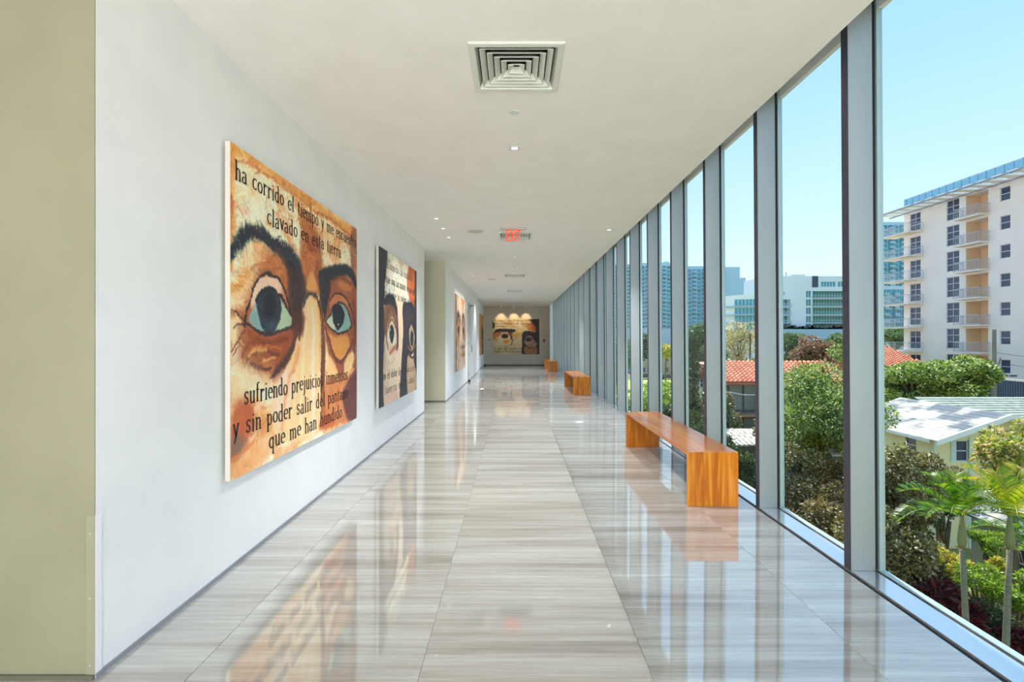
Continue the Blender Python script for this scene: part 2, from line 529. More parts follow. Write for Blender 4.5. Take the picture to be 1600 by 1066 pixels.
# ---- glazing: fins, sills, panes
fin_front = principled('fin_front', (70, 70, 84), 0.45, 0.25)
fin_side = noisy('fin_aluminium', (150, 159, 161), (160, 167, 168), 2.0, 0.36, (1, 1, 0.4), metal=0.35)
gasket = principled('black_gasket', (16, 22, 30), 0.6)
frame_m = principled('pale_frame', (168, 188, 190), 0.3, 0.3)
sill_m = principled('sill_aluminium', (226, 228, 232), 0.13, 0.8)
glass = glass_mat()
SP = 1.187
LEAN = -0.026
TH = 0.064
def ztop(x): return ceil_z(x) + 0.02
n0 = -6
N_WIN = 27
for k in range(N_WIN):
    y0 = 3.20 + (k + n0) * SP
    y1 = y0 + SP
    xa, xb = XW(y0), XW(y1)
    w = empty('window_%d' % (k + 1), (xa, y0, 0), 'tall floor to ceiling window bay behind a grey metal fin', kind='structure')
    def loc(b):      # to the window's own frame
        b.v = [(v[0] - xa, v[1] - y0, v[2]) for v in b.v]
        return b
    zt = 3.95
    b = MB()
    vs = [(xa + 0.003, y0, 0.012), (xa + 0.158, y0, 0.012), (xa + 0.158, y0 + TH, 0.012), (xa + 0.003, y0 + TH, 0.012),
          (xa + 0.003 + LEAN, y0, zt), (xa + 0.158 + LEAN, y0, zt), (xa + 0.158 + LEAN, y0 + TH, zt), (xa + 0.003 + LEAN, y0 + TH, zt)]
    b.hexa(vs)
    loc(b).build('fin', fin_side, w)
    b = MB()
    b.box(xa, xa + 0.003, y0 - 0.0005, y0 + TH, 0.012, zt, LEAN)
    loc(b).build('fin_edge', fin_front, w)
    b = MB()
    b.box(xa + 0.158, xa + 0.178, y0 + 0.004, y0 + TH - 0.004, 0.0, zt, LEAN)
    # gasket lines where floor and sill, sill and glass meet
    b.hexa([(xa - 0.016, y0, -0.02), (xa + 0.002, y0, -0.02), (xb + 0.002, y1, -0.02), (xb - 0.016, y1, -0.02),
            (xa - 0.016, y0, -0.002), (xa + 0.002, y0, -0.002), (xb + 0.002, y1, -0.002), (xb - 0.016, y1, -0.002)])
    b.hexa([(xa + 0.160, y0, 0.0), (xa + 0.170, y0, 0.0), (xb + 0.170, y1, 0.0), (xb + 0.160, y1, 0.0),
            (xa + 0.160, y0, 0.013), (xa + 0.170, y0, 0.013), (xb + 0.170, y1, 0.013), (xb + 0.160, y1, 0.013)])
    loc(b).build('gasket', gasket, w)
    b = MB()
    b.hexa([(xa + 0.002, y0, -0.03), (xa + 0.160, y0, -0.03), (xb + 0.160, y1, -0.03), (xb + 0.002, y1, -0.03),
            (xa + 0.002, y0, 0.011), (xa + 0.160, y0, 0.011), (xb + 0.160, y1, 0.011), (xb + 0.002, y1, 0.011)])
    loc(b).build('sill', sill_m, w)
    b = MB()
    b.hexa([(xa + 0.170, y0, -0.34), (xa + 0.215, y0, -0.34), (xb + 0.215, y1, -0.34), (xb + 0.170, y1, -0.34),
            (xa + 0.170, y0, 0.02), (xa + 0.215, y0, 0.02), (xb + 0.215, y1, 0.02), (xb + 0.170, y1, 0.02)])
    b.box(xa + 0.178, xa + 0.215, y0 - 0.012, y0 + TH + 0.012, 0.02, zt, LEAN)
    loc(b).build('window_frame', frame_m, w)
    b = MB()
    ga, gb = xa + 0.190, xb + 0.190
    b.hexa([(ga, y0 + TH, 0.02), (ga + 0.012, y0 + TH, 0.02), (gb + 0.012, y1, 0.02), (gb, y1, 0.02),
            (ga + LEAN, y0 + TH, 3.6), (ga + 0.012 + LEAN, y0 + TH, 3.6), (gb + 0.012 + LEAN, y1, 3.6), (gb + LEAN, y1, 3.6)])
    loc(b).build('pane', glass, w)

# corner guard with screws on the near corner
cg = empty('corner_guard', (WALL_L, Y_CORNER, 0.02), 'cream corner guard with small screws on the near wall corner', 'corner guard')
guard_m = principled('cream_guard', (145, 144, 122), 0.4)
b = MB(); b.box(-0.034, 0.002, -0.0035, 0.0, 0, 0.70)
b.build('guard_plate', guard_m, cg)
b = MB(); b.box(0.0, 0.0035, 0.0, 0.034, 0, 0.70)
b.build('guard_return', white_wall, cg)
for z in (0.04, 0.335, 0.62):
    s = MB(); s.lathe([(0.0035, 0.0), (0.0028, -0.0015), (0.0008, -0.002)], (-0.018, -0.0035, z), 12, 'Y')
    s.build('screw', principled('screw_head', (215, 212, 190), 0.3, 0.5), cg)

# ---- air diffusers
diff_m = principled('diffuser_enamel', (214, 218, 208), 0.5)
duct_m = principled('duct_dark', (40, 40, 42), 0.8)
def ring(b, r0, z0, r1, z1):
    k = [(-1, -1), (1, -1), (1, 1), (-1, 1)]
    vs = [(r0 * a, r0 * c, z0) for a, c in k] + [(r1 * a, r1 * c, z1) for a, c in k]
    b.add(vs, [(i, (i + 1) % 4, 4 + (i + 1) % 4, 4 + i) for i in range(4)])
def make_diffuser():
    t = empty('air_diffuser', (DX, DIFF_Y[0], CEIL), 'square white louvred air diffuser nearest in the ceiling', 'air vent', 'louvred diffusers along the ceiling centre line')
    b = MB()
    ring(b, 0.302, 0.0, 0.302, -0.008); ring(b, 0.302, -0.008, 0.296, -0.013); ring(b, 0.296, -0.013, 0.262, -0.013)
    ring(b, 0.262, -0.013, 0.246, 0.03)
    ring(b, 0.246, 0.03, 0.246, 0.035)
    b.build('diffuser_frame', diff_m, t)
    r = 0.236
    for i in range(5):
        b = MB()
        ring(b, r, -0.006, r - 0.003, -0.009)
        ring(b, r - 0.003, -0.009, r - 0.036, 0.020)
        ring(b, r - 0.036, 0.020, r - 0.034, 0.023)
        ring(b, r - 0.034, 0.023, r, -0.006)
        b.build('louver', diff_m, t)
        r -= 0.045
    b = MB()
    b.box(-0.262, 0.262, -0.262, 0.262, 0.12, 0.13)
    ring(b, 0.262, 0.0, 0.262, 0.12)
    b.build('duct', duct_m, t)
    return t
d0 = make_diffuser()
for y, lb in zip(DIFF_Y[1:], ['square louvred air diffuser in the ceiling behind the exit sign', 'square louvred air diffuser, the third from the camera',
                              'square louvred air diffuser, the fourth from the camera', 'square louvred air diffuser, the farthest one by the end wall']):
    copy_tree(d0, (DX, y, CEIL), lb)

# ---- ceiling lamps
lamp_trim = principled('lamp_trim', (222, 222, 220), 0.4)
lens_m = emissive('lamp_lens', (255, 250, 240), 1.3)
def downlight(x, y, label, power=9.0, r=0.058, square=False, group='small round ceiling downlights'):
    z = ceil_z(x)
    t = empty('downlight', (x, y, z), label, 'ceiling light', group)
    b = MB()
    if square:
        ring(b, r, 0.0, r, -0.004); ring(b, r, -0.004, r * 0.55, -0.004); ring(b, r * 0.55, -0.004, r * 0.5, -0.001)
        b.build('lamp_trim', lamp_trim, t)
        c = MB(); c.box(-r * 0.5, r * 0.5, -r * 0.5, r * 0.5, -0.003, -0.001); c.build('lens', lens_m, t)
    else:
        b.lathe([(r, 0.002), (r, -0.003), (r * 0.9, -0.005), (r * 0.6, -0.005), (r * 0.52, -0.001)], (0, 0, 0), 24, closed=False)
        b.build('lamp_trim', lamp_trim, t, smooth=True)
        c = MB(); c.lathe([(r * 0.52, -0.001), (r * 0.50, -0.003)], (0, 0, 0), 20); c.build('lens', lens_m, t)
    l = bpy.data.lights.new('lamp', 'SPOT')
    l.energy = power; l.spot_size = R(100); l.spot_blend = 0.8; l.shadow_soft_size = 0.04
    l.color = (1.0, 0.985, 0.955)
    lo = bpy.data.objects.new('lamp', l)
    COL.objects.link(lo); lo.parent = t; lo.location = (0, 0, -0.02)
    return t
LP = 380.0
downlight(0.0, 4.8, 'square recessed downlight between the near diffuser and the exit sign', LP, 0.056, True)
for i, (y, w_) in enumerate(((7.61, 'nearest'), (8.30, 'middle'), (9.02, 'farthest'))):
    downlight(-1.19, y, 'round downlight in the row of three near the left wall, the %s one' % w_, LP * 0.22)
downlight(1.59, 8.4, 'round downlight near the windows above the second painting, larger of the two', LP, 0.07)
downlight(1.56, 15.2, 'round downlight near the windows farther down the corridor', LP, 0.07)
downlight(0.0, 11.2, 'round downlight on the centre line between second and third diffusers', LP)
for i, (y, w_) in enumerate(((13.96, 'nearest'), (14.66, 'second'), (15.36, 'third'), (16.05, 'farthest'))):
    downlight(-1.21, y, 'round downlight in the row of four over the third painting, the %s one' % w_, LP * 0.13)
downlight(0.0, 17.7, 'round downlight on the centre line between third and fourth diffusers', LP)
downlight(-1.23, 20.7, 'round downlight near the left wall beyond the door', LP * .3)
downlight(0.0, 23.0, 'round downlight on the centre line between the last two diffusers', LP)
# unseen downlights added behind the camera for more light inside
downlight(0.0, -1.2, 'added unseen downlight behind the camera, on the centre line', LP * 2.2)
downlight(-1.2, -3.6, 'added unseen downlight behind the camera, near the back wall left', LP * 2.2)
downlight(1.2, -3.6, 'added unseen downlight behind the camera, near the back wall right', LP * 2.2)

for i, (x, w_) in enumerate(((-0.75, 'left'), (-0.03, 'middle'), (0.63, 'right'))):
    t = empty('spotlight', (x, 27.55, CEIL), 'small round ceiling spotlight over the end painting, %s one of three' % w_, 'spotlight', 'spotlights over the end painting')
    b = MB(); b.lathe([(0.05, 0.0), (0.05, -0.10), (0.042, -0.10), (0.038, -0.07)], (0, 0, 0), 16, closed=False)
    b.build('spot_can', lamp_trim, t, smooth=True)
    c = MB(); c.lathe([(0.038, -0.080), (0.03, -0.083)], (0, 0, 0), 14); c.build('lens', emissive('spot_lens', (255, 236, 200), 6.0), t)
    l = bpy.data.lights.new('lamp', 'SPOT'); l.energy = 55; l.spot_size = R(54); l.spot_blend = 0.6; l.shadow_soft_size = 0.02
    l.color = (1.0, 0.72, 0.42)
    lo = bpy.data.objects.new('lamp', l); COL.objects.link(lo); lo.parent = t; lo.location = (0, 0, -0.09)
    lo.rotation_euler = (R(36), 0, 0)

# ---- small ceiling fittings
def disc(name, x, y, r, h, label, cat, mat, group=None):
    t = empty(name, (x, y, ceil_z(x)), label, cat, group)
    b = MB(); b.lathe([(r, 0.002), (r, -h * 0.5), (r * 0.93, -h), (r * 0.3, -h * 1.05)], (0, 0, 0), 28)
    b.build('cover', mat, t, smooth=False)
    return t
sprk = principled('sprinkler_cover', (206, 216, 208), 0.45)
grille = noisy('speaker_grille', (186, 188, 172), (196, 198, 184), 60, 0.6)
disc('sprinkler_cover', 0.0, 4.04, 0.042, 0.006, 'small round concealed sprinkler cover just beyond the near diffuser', 'sprinkler', sprk, 'concealed sprinkler covers')
disc('sprinkler_cover', 0.0, 12.7, 0.042, 0.006, 'small round sprinkler cover before the third diffuser', 'sprinkler', sprk, 'concealed sprinkler covers')
disc('ceiling_speaker', -0.665, 8.5, 0.145, 0.012, 'flat round ceiling speaker left of the exit sign', 'speaker', grille, 'round ceiling speakers')
disc('ceiling_speaker', -0.71, 15.4, 0.13, 0.012, 'flat round ceiling speaker farther off, left of the third diffuser', 'speaker', grille, 'round ceiling speakers')

# ---- exit sign
ex = empty('exit_sign', (-0.02, 8.25, CEIL), 'clear hanging exit sign with glowing red letters EXIT', 'exit sign')
b = MB(); b.box(-0.225, 0.225, -0.05, 0.05, -0.028, 0.0)
b.build('sign_mount', principled('sign_housing', (190, 192, 190), 0.4), ex, bevel=0.004)
b = MB(); b.box(-0.20, 0.20, -0.004, 0.004, -0.235, -0.028)
b.build('sign_panel', glass_mat('acrylic', (250, 250, 250)), ex)
red = emissive('exit_red', (240, 52, 10), 0.8)
def letter_boxes(ch, x, z0, w, h, s):
    o = []
    if ch == 'E': o = [(x, x + s, z0, z0 + h), (x, x + w, z0, z0 + s), (x, x + w * .9, z0 + h / 2 - s / 2, z0 + h / 2 + s / 2), (x, x + w, z0 + h - s, z0 + h)]
    if ch == 'I': o = [(x, x + s, z0, z0 + h)]
    if ch == 'T': o = [(x, x + w, z0 + h - s, z0 + h), (x + w / 2 - s / 2, x + w / 2 + s / 2, z0, z0 + h)]
    return o
zb, hh, s = -0.222, 0.185, 0.017
for ch, x, w_ in (('E', -0.118, 0.055), ('X', -0.052, 0.062), ('I', 0.026, 0.017), ('T', 0.058, 0.062)):
    b = MB()
    if ch == 'X':
        for a_, c_ in ((x, x + w_), (x + w_, x)):
            b.hexa([(a_ - s * .5, -0.007, zb), (a_ + s * .6, -0.007, zb), (a_ + s * .6, -0.004, zb), (a_ - s * .5, -0.004, zb),
                    (c_ - s * .5, -0.007, zb + hh), (c_ + s * .6, -0.007, zb + hh), (c_ + s * .6, -0.004, zb + hh), (c_ - s * .5, -0.004, zb + hh)])
    for q in letter_boxes(ch, x, zb, w_, hh, s):
        b.box(q[0], q[1], -0.007, -0.004, q[2], q[3])
    b.build('letter', red, ex)

# ---- door with its fittings on the far left wall
dr = empty('door_1', (WALL_M, 18.05, 0), 'pale door in the far left wall with metal hinges and closer', kind='structure')
pale = principled('pale_door', (206, 210, 204), 0.5)
steel = principled('brushed_steel', (120, 130, 140), 0.3, 0.9)
b = MB()
b.box(0.0, 0.02, -0.58, -0.50, 0, 2.76); b.box(0.0, 0.02, 0.50, 0.58, 0, 2.76); b.box(0.0, 0.02, -0.50, 0.50, 2.70, 2.76)
b.build('door_frame', principled('door_frame_grey', (168, 176, 176), 0.4), dr)
b = MB(); b.box(0.0, 0.012, -0.50, 0.50, 0.01, 2.70); b.build('door_leaf', pale, dr)
for z in (0.25, 0.95, 1.75, 2.45):
    b = MB(); b.box(0.012, 0.03, -0.53, -0.44, z - 0.06, z + 0.06); b.build('hinge', steel, dr)
b = MB(); b.box(0.012, 0.07, -0.45, -0.15, 2.58, 2.65); b.tube([(0.05, -0.3, 2.66), (0.16, 0.0, 2.68), (0.05, 0.25, 2.72)], 0.012, 8)
b.build('door_closer', steel, dr)
b = MB(); b.tube([(0.012, 0.42, 1.0), (0.06, 0.42, 1.0), (0.06, 0.42, 1.25), (0.012, 0.42, 1.25)], 0.012, 8); b.build('door_handle', steel, dr)
b = MB(); b.box(0.012, 0.02, -0.36, -0.28, 1.28, 1.40); b.build('reader_plate', principled('black_plate', (30, 32, 34), 0.4), dr)
rub = principled('black_rubber', (30, 30, 32), 0.7)
for (x, y, lb) in ((WALL_M + 0.07, 17.3, 'small dark floor door stop beside the pale door'), (-1.64, 27.7, 'small dark floor door stop at the far left corner')):
    t = empty('door_stop', (x, y, 0), lb, 'door stop', 'floor door stops')
    b = MB(); b.lathe([(0.045, 0), (0.045, 0.02), (0.03, 0.07), (0.02, 0.09)], (0, 0, 0), 14); b.build('stop_body', rub, t, smooth=True)
b = MB(); b.box(1.60, 1.72, Y_END - 0.05, Y_END - 0.001, 1.33, 1.47)
tag(b.build('fire_alarm', principled('alarm_red', (110, 22, 30), 0.5), bevel=0.006), 'small dark red alarm box right of the end painting', 'alarm box')
b = MB(); b.box(-1.46, -1.36, Y_END - 0.02, Y_END - 0.001, 1.42, 1.48)
tag(b.build('wall_plaque', principled('plaque_grey', (90, 88, 80), 0.5)), 'tiny dark plaque left of the end painting', 'plaque')
b = MB(); b.box(1.83, 1.87, Y_END - 0.02, Y_END - 0.001, 1.66, 1.71)
tag(b.build('wall_sensor', principled('sensor_brown', (120, 84, 60), 0.5)), 'tiny brown sensor on the end wall near the glazing', 'sensor')

# ---- benches
tk_z, tk_y = teak('teak_upright', axis='Z'), teak('teak_top', axis='Y')
def make_bench(x0, x1, y0, y1, label):
    t = empty('bench', ((x0 + x1) / 2, (y0 + y1) / 2, 0), label, 'bench', 'teak benches along the windows')
    w, d, H, th = (x1 - x0), (y1 - y0), 0.487, 0.032
    cuts = [0, 0.335, 0.665, 1.0]
    for sgn in (-1, 1):
        for i in range(3):
            b = MB()
            xa, xb = -w / 2 + w * cuts[i] + 0.0004, -w / 2 + w * cuts[i + 1] - 0.0004
            ya, yb = (-d / 2, -d / 2 + th) if sgn < 0 else (d / 2 - th, d / 2)
            b.box(xa, xb, ya, yb, 0.001, H - 0.0006)
            b.build('side_board', tk_z, t, bevel=0.0008)
    cuts = [0, 0.26, 0.5, 0.76, 1.0]
    for i in range(4):
        b = MB()
        xa, xb = -w / 2 + w * cuts[i] + 0.0001, -w / 2 + w * cuts[i + 1] - 0.0001
        b.box(xa, xb, -d / 2 + th + 0.0006, d / 2 - th - 0.0006, H - th, H)
        b.build('top_board', tk_y, t, bevel=0.0003)
    return t
make_bench(1.545, 1.998, 4.455, 6.93, 'long teak waterfall bench nearest the camera by the windows')
make_bench(1.56, 2.02, 13.27, 15.62, 'teak bench farther along the windows, the middle of three')
make_bench(1.494, 1.945, 22.5, 24.95, 'teak bench farthest away, near the end wall')

# ============================================================ PAINTINGS
def vnoise(h, w, cy, cx, seed):
    rs = np.random.RandomState(seed)
    g = rs.rand(cy + 2, cx + 2)
    y = np.linspace(0, cy, h, endpoint=False); x = np.linspace(0, cx, w, endpoint=False)
    yi, xi = y.astype(int), x.astype(int)
    fy, fx = y - yi, x - xi
    fy, fx = fy * fy * (3 - 2 * fy), fx * fx * (3 - 2 * fx)
    a = g[np.ix_(yi, xi)]; b = g[np.ix_(yi, xi + 1)]; c = g[np.ix_(yi + 1, xi)]; d = g[np.ix_(yi + 1, xi + 1)]
    fx, fy = fx[None, :], fy[:, None]
    return (a * (1 - fx) + b * fx) * (1 - fy) + (c * (1 - fx) + d * fx) * fy
def fbm(h, w, cy, cx, seed, octv=4):
    o = np.zeros((h, w)); a = 1.0; t = 0
    for i in range(octv):
        o += a * vnoise(h, w, cy, cx, seed + i * 7); t += a; a *= 0.55; cy *= 2; cx *= 2
    return o / t
def catmull(pts, sub=8, closed=False):
    P = np.array(pts, float)
    n = len(P)
    if n < 3:
        return P
    out = []
    rng = n if closed else n - 1
    for i in range(rng):
        p0 = P[(i - 1) % n] if closed or i > 0 else P[0]
        p1 = P[i]; p2 = P[(i + 1) % n]
        p3 = P[(i + 2) % n] if closed or i + 2 < n else P[-1]
        for s in range(sub):
            t = s / sub
            out.append(0.5 * ((2 * p1) + (-p0 + p2) * t + (2 * p0 - 5 * p1 + 4 * p2 - p3) * t * t + (-p0 + 3 * p1 - 3 * p2 + p3) * t ** 3))
    if not closed:
        out.append(P[-1])
    return np.array(out)
class Canvas:
    """paint laid on a canvas of real size; u runs right, v runs down, widths are in metres"""
    def __init__(s, W, H, res, base, seed=1, warp=0.012):
        s.W, s.H = W, H
        s.nx, s.ny = max(8, int(W / res)), max(8, int(H / res))
        u = np.linspace(0, 1, s.nx + 1); v = np.linspace(0, 1, s.ny + 1)
        s.U, s.V = np.meshgrid(u, v)
        h, w = s.U.shape
        s.shape = (h, w)
        wx = (fbm(h, w, 24, 28, seed) - 0.5) * warp * 2.4 + (fbm(h, w, 90, 110, seed + 3, 2) - .5) * warp * 1.6
        wy = (fbm(h, w, 24, 28, seed + 50) - 0.5) * warp * 2.4 + (fbm(h, w, 90, 110, seed + 53, 2) - .5) * warp * 1.6
        s.X = s.U * W + wx
        s.Y = s.V * H + wy
        s.img = np.ones((h, w, 3)) * np.array(base, float)
        s.seed = seed
    def mix(s, m, c):
        m = np.clip(m, 0, 1)[..., None]
        s.img = s.img * (1 - m) + np.array(c, float) * m
    def blob(s, u, v, ru, rv, c, a=1.0, soft=0.5, rot=0):
        dx, dy = s.X - u * s.W, s.Y - v * s.H
        if rot:
            cr, sr = math.cos(rot), math.sin(rot)
            dx, dy = dx * cr + dy * sr, -dx * sr + dy * cr
        d = np.sqrt((dx / (ru * s.W)) ** 2 + (dy / (rv * s.H)) ** 2)
        s.mix(np.clip((1 - d) / max(soft, 1e-3), 0, 1) * a, c)
    def seg_dist(s, pts, ws, mask=None):
        best = np.full(s.shape, 1e9)
        for i in range(len(pts) - 1):
            ax, ay = pts[i]; bx, by = pts[i + 1]
            dx, dy = bx - ax, by - ay
            L2 = dx * dx + dy * dy + 1e-12
            wm = max(ws[i], ws[i + 1]) * 2 + 0.06
            # work only inside the stroke's own box
            x0, x1 = min(ax, bx) - wm, max(ax, bx) + wm
            y0, y1 = min(ay, by) - wm, max(ay, by) + wm
            i0, i1 = max(0, int(x0 / s.W * s.nx) - 4), min(s.nx + 1, int(x1 / s.W * s.nx) + 5)
            j0, j1 = max(0, int(y0 / s.H * s.ny) - 4), min(s.ny + 1, int(y1 / s.H * s.ny) + 5)
            if i0 >= i1 or j0 >= j1: continue
            X, Y = s.X[j0:j1, i0:i1], s.Y[j0:j1, i0:i1]
            t = np.clip(((X - ax) * dx + (Y - ay) * dy) / L2, 0, 1)
            d = np.hypot(X - ax - t * dx, Y - ay - t * dy) / (ws[i] * (1 - t) + ws[i + 1] * t)
            best[j0:j1, i0:i1] = np.minimum(best[j0:j1, i0:i1], d)
        return best
    def stroke(s, pts, w, c, a=1.0, soft=0.35, closed=False):
        """w: half width(s) in metres at each point"""
        P = [(p[0] * s.W, p[1] * s.H) for p in pts]
        if not hasattr(w, '__len__'):
            w = [w] * len(P)
        Q = catmull([(p[0], p[1], ww, 0) for p, ww in zip(P, w)], 5, closed)
        d = s.seg_dist([(q[0], q[1]) for q in Q], [max(q[2], 0.0015) for q in Q])
        s.mix(np.clip((1.0 - d) / soft + 0.0, 0, 1) * a, c)
    def poly(s, pts, c, a=1.0, soft=0.02, smooth=True):
        P = [(p[0] * s.W, p[1] * s.H) for p in pts]
        Q = catmull(P, 4, True) if smooth else np.array(P)
        n = len(Q)
        ins = np.zeros(s.shape, bool)
        dist = np.full(s.shape, 1e9)
        for i in range(n):
            ax, ay = Q[i]; bx, by = Q[(i + 1) % n]
            cond = (ay > s.Y) != (by > s.Y)
            with np.errstate(divide='ignore', invalid='ignore'):
                xi = (bx - ax) * (s.Y - ay) / (by - ay if by != ay else 1e-12) + ax
            ins ^= cond & (s.X < xi)
            dx, dy = bx - ax, by - ay
            t = np.clip(((s.X - ax) * dx + (s.Y - ay) * dy) / (dx * dx + dy * dy + 1e-12), 0, 1)
            dist = np.minimum(dist, np.hypot(s.X - ax - t * dx, s.Y - ay - t * dy))
        sd_ = np.where(ins, dist, -dist)
        s.mix(np.clip(0.5 + sd_ / soft, 0, 1) * a, c)
    def mottle(s, cy, cx, seed, c, lo=0.5, hi=0.7, a=1.0, where=None, octv=4):
        n = fbm(s.shape[0], s.shape[1], cy, cx, seed, octv)
        m = np.clip((n - lo) / (hi - lo), 0, 1) * a
        if where is not None: m = m * where
        s.mix(m, c)
    def brush(s, n, seed, length=0.07, width=0.006, jit=26, a=0.7):
        rs = np.random.RandomState(seed)
        ang = fbm(s.shape[0], s.shape[1], 5, 6, seed, 2) * 9.0
        us, vs = rs.rand(n), rs.rand(n)
        for i in range(n):
            jx, iy = int(us[i] * s.nx), int(vs[i] * s.ny)
            th = ang[iy, jx] + rs.normal() * 0.5
            L = length * (0.4 + rs.rand())
            x0, y0 = us[i] * s.W, vs[i] * s.H
            bx, by = math.cos(th) * L / 2, math.sin(th) * L / 2
            m = L / 2 + width * 2
            i0, i1 = max(0, int((x0 - m) / s.W * s.nx)), min(s.nx + 1, int((x0 + m) / s.W * s.nx) + 2)
            j0, j1 = max(0, int((y0 - m) / s.H * s.ny)), min(s.ny + 1, int((y0 + m) / s.H * s.ny) + 2)
            X = s.U[j0:j1, i0:i1] * s.W - x0; Y = s.V[j0:j1, i0:i1] * s.H - y0
            t = np.clip((X * bx + Y * by) / (bx * bx + by * by + 1e-9), -1, 1)
            d = np.hypot(X - t * bx, Y - t * by)
            w = width * (0.6 + 0.8 * rs.rand())
            mk = (np.clip((w - d) / (w * 0.6), 0, 1) * a)[..., None]
            col = s.img[iy, jx]
            lum = col.mean() / 255.0
            k = jit * (0.35 + lum)
            col = col + rs.normal() * k * np.array([1.0, 0.9, 0.75]) + rs.normal() * k * 0.35 * np.array([1.0, -0.2, -0.9])
            s.img[j0:j1, i0:i1] = s.img[j0:j1, i0:i1] * (1 - mk) + col * mk
    def finish(s, amt=16):
        h, w = s.shape
        a = fbm(h, w, 60, 70, s.seed + 200, 3) - 0.5
        b = fbm(h, w, 150, 30, s.seed + 220, 2) - 0.5
        s.img += (a * amt * 2.2 + b * amt * 1.2)[..., None] * np.array([1.0, 0.95, 0.85])
        # coarse brush marks: hue swings
        e = fbm(h, w, 30, 60, s.seed + 240, 3) - 0.5
        s.img += e[..., None] * np.array([14, -4, -22]) * amt / 16
        s.img = np.clip(s.img, 3, 255)
    def mesh(s, name, mat, parent, to3d):
        """to3d(u_array, v_array) -> (n,3) coordinates"""
        co = to3d(s.U.ravel(), s.V.ravel())
        h, w = s.shape
        idx = np.arange(h * w).reshape(h, w)
        q = np.stack([idx[1:, :-1], idx[1:, 1:], idx[:-1, 1:], idx[:-1, :-1]], -1).reshape(-1, 4)
        me = bpy.data.meshes.new(name)
        me.vertices.add(h * w); me.vertices.foreach_set('co', co.astype(np.float32).ravel())
        me.loops.add(q.size); me.loops.foreach_set('vertex_index', q.astype(np.int32).ravel())
        me.polygons.add(len(q))
        me.polygons.foreach_set('loop_start', np.arange(0, q.size, 4, dtype=np.int32))
        me.polygons.foreach_set('loop_total', np.full(len(q), 4, dtype=np.int32))
        me.update(calc_edges=True)
        x = s.img / 255.0
        l = np.where(x <= 0.04045, x / 12.92, ((x + 0.055) / 1.055) ** 2.4)
        rgba = np.ones((h * w, 4), np.float32); rgba[:, :3] = l.reshape(-1, 3)
        at_ = me.color_attributes.new('paint', 'FLOAT_COLOR', 'POINT')
        at_.data.foreach_set('color', rgba.ravel())
        return link_mesh(name, me, mat, parent)
paint_m = principled('oil_paint', (200, 150, 100), 0.55)
_n = paint_m.node_tree.nodes.new('ShaderNodeAttribute'); _n.attribute_name = 'paint'
paint_m.node_tree.links.new(_n.outputs['Color'], bsdf(paint_m).inputs['Base Color'])
_tc = paint_m.node_tree.nodes.new('ShaderNodeTexCoord')
_nz = paint_m.node_tree.nodes.new('ShaderNodeTexNoise'); _nz.inputs['Scale'].default_value = 45
_bp = paint_m.node_tree.nodes.new('ShaderNodeBump'); _bp.inputs['Strength'].default_value = 0.35; _bp.inputs['Distance'].default_value = 0.004
paint_m.node_tree.links.new(_tc.outputs['Object'], _nz.inputs['Vector'])
paint_m.node_tree.links.new(_nz.outputs[0], _bp.inputs['Height'])
paint_m.node_tree.links.new(_bp.outputs[0], bsdf(paint_m).inputs['Normal'])
canvas_edge = principled('canvas_edge', (206, 202, 192), 0.8)
ink = principled('painted_letters', (38, 24, 24), 0.6)

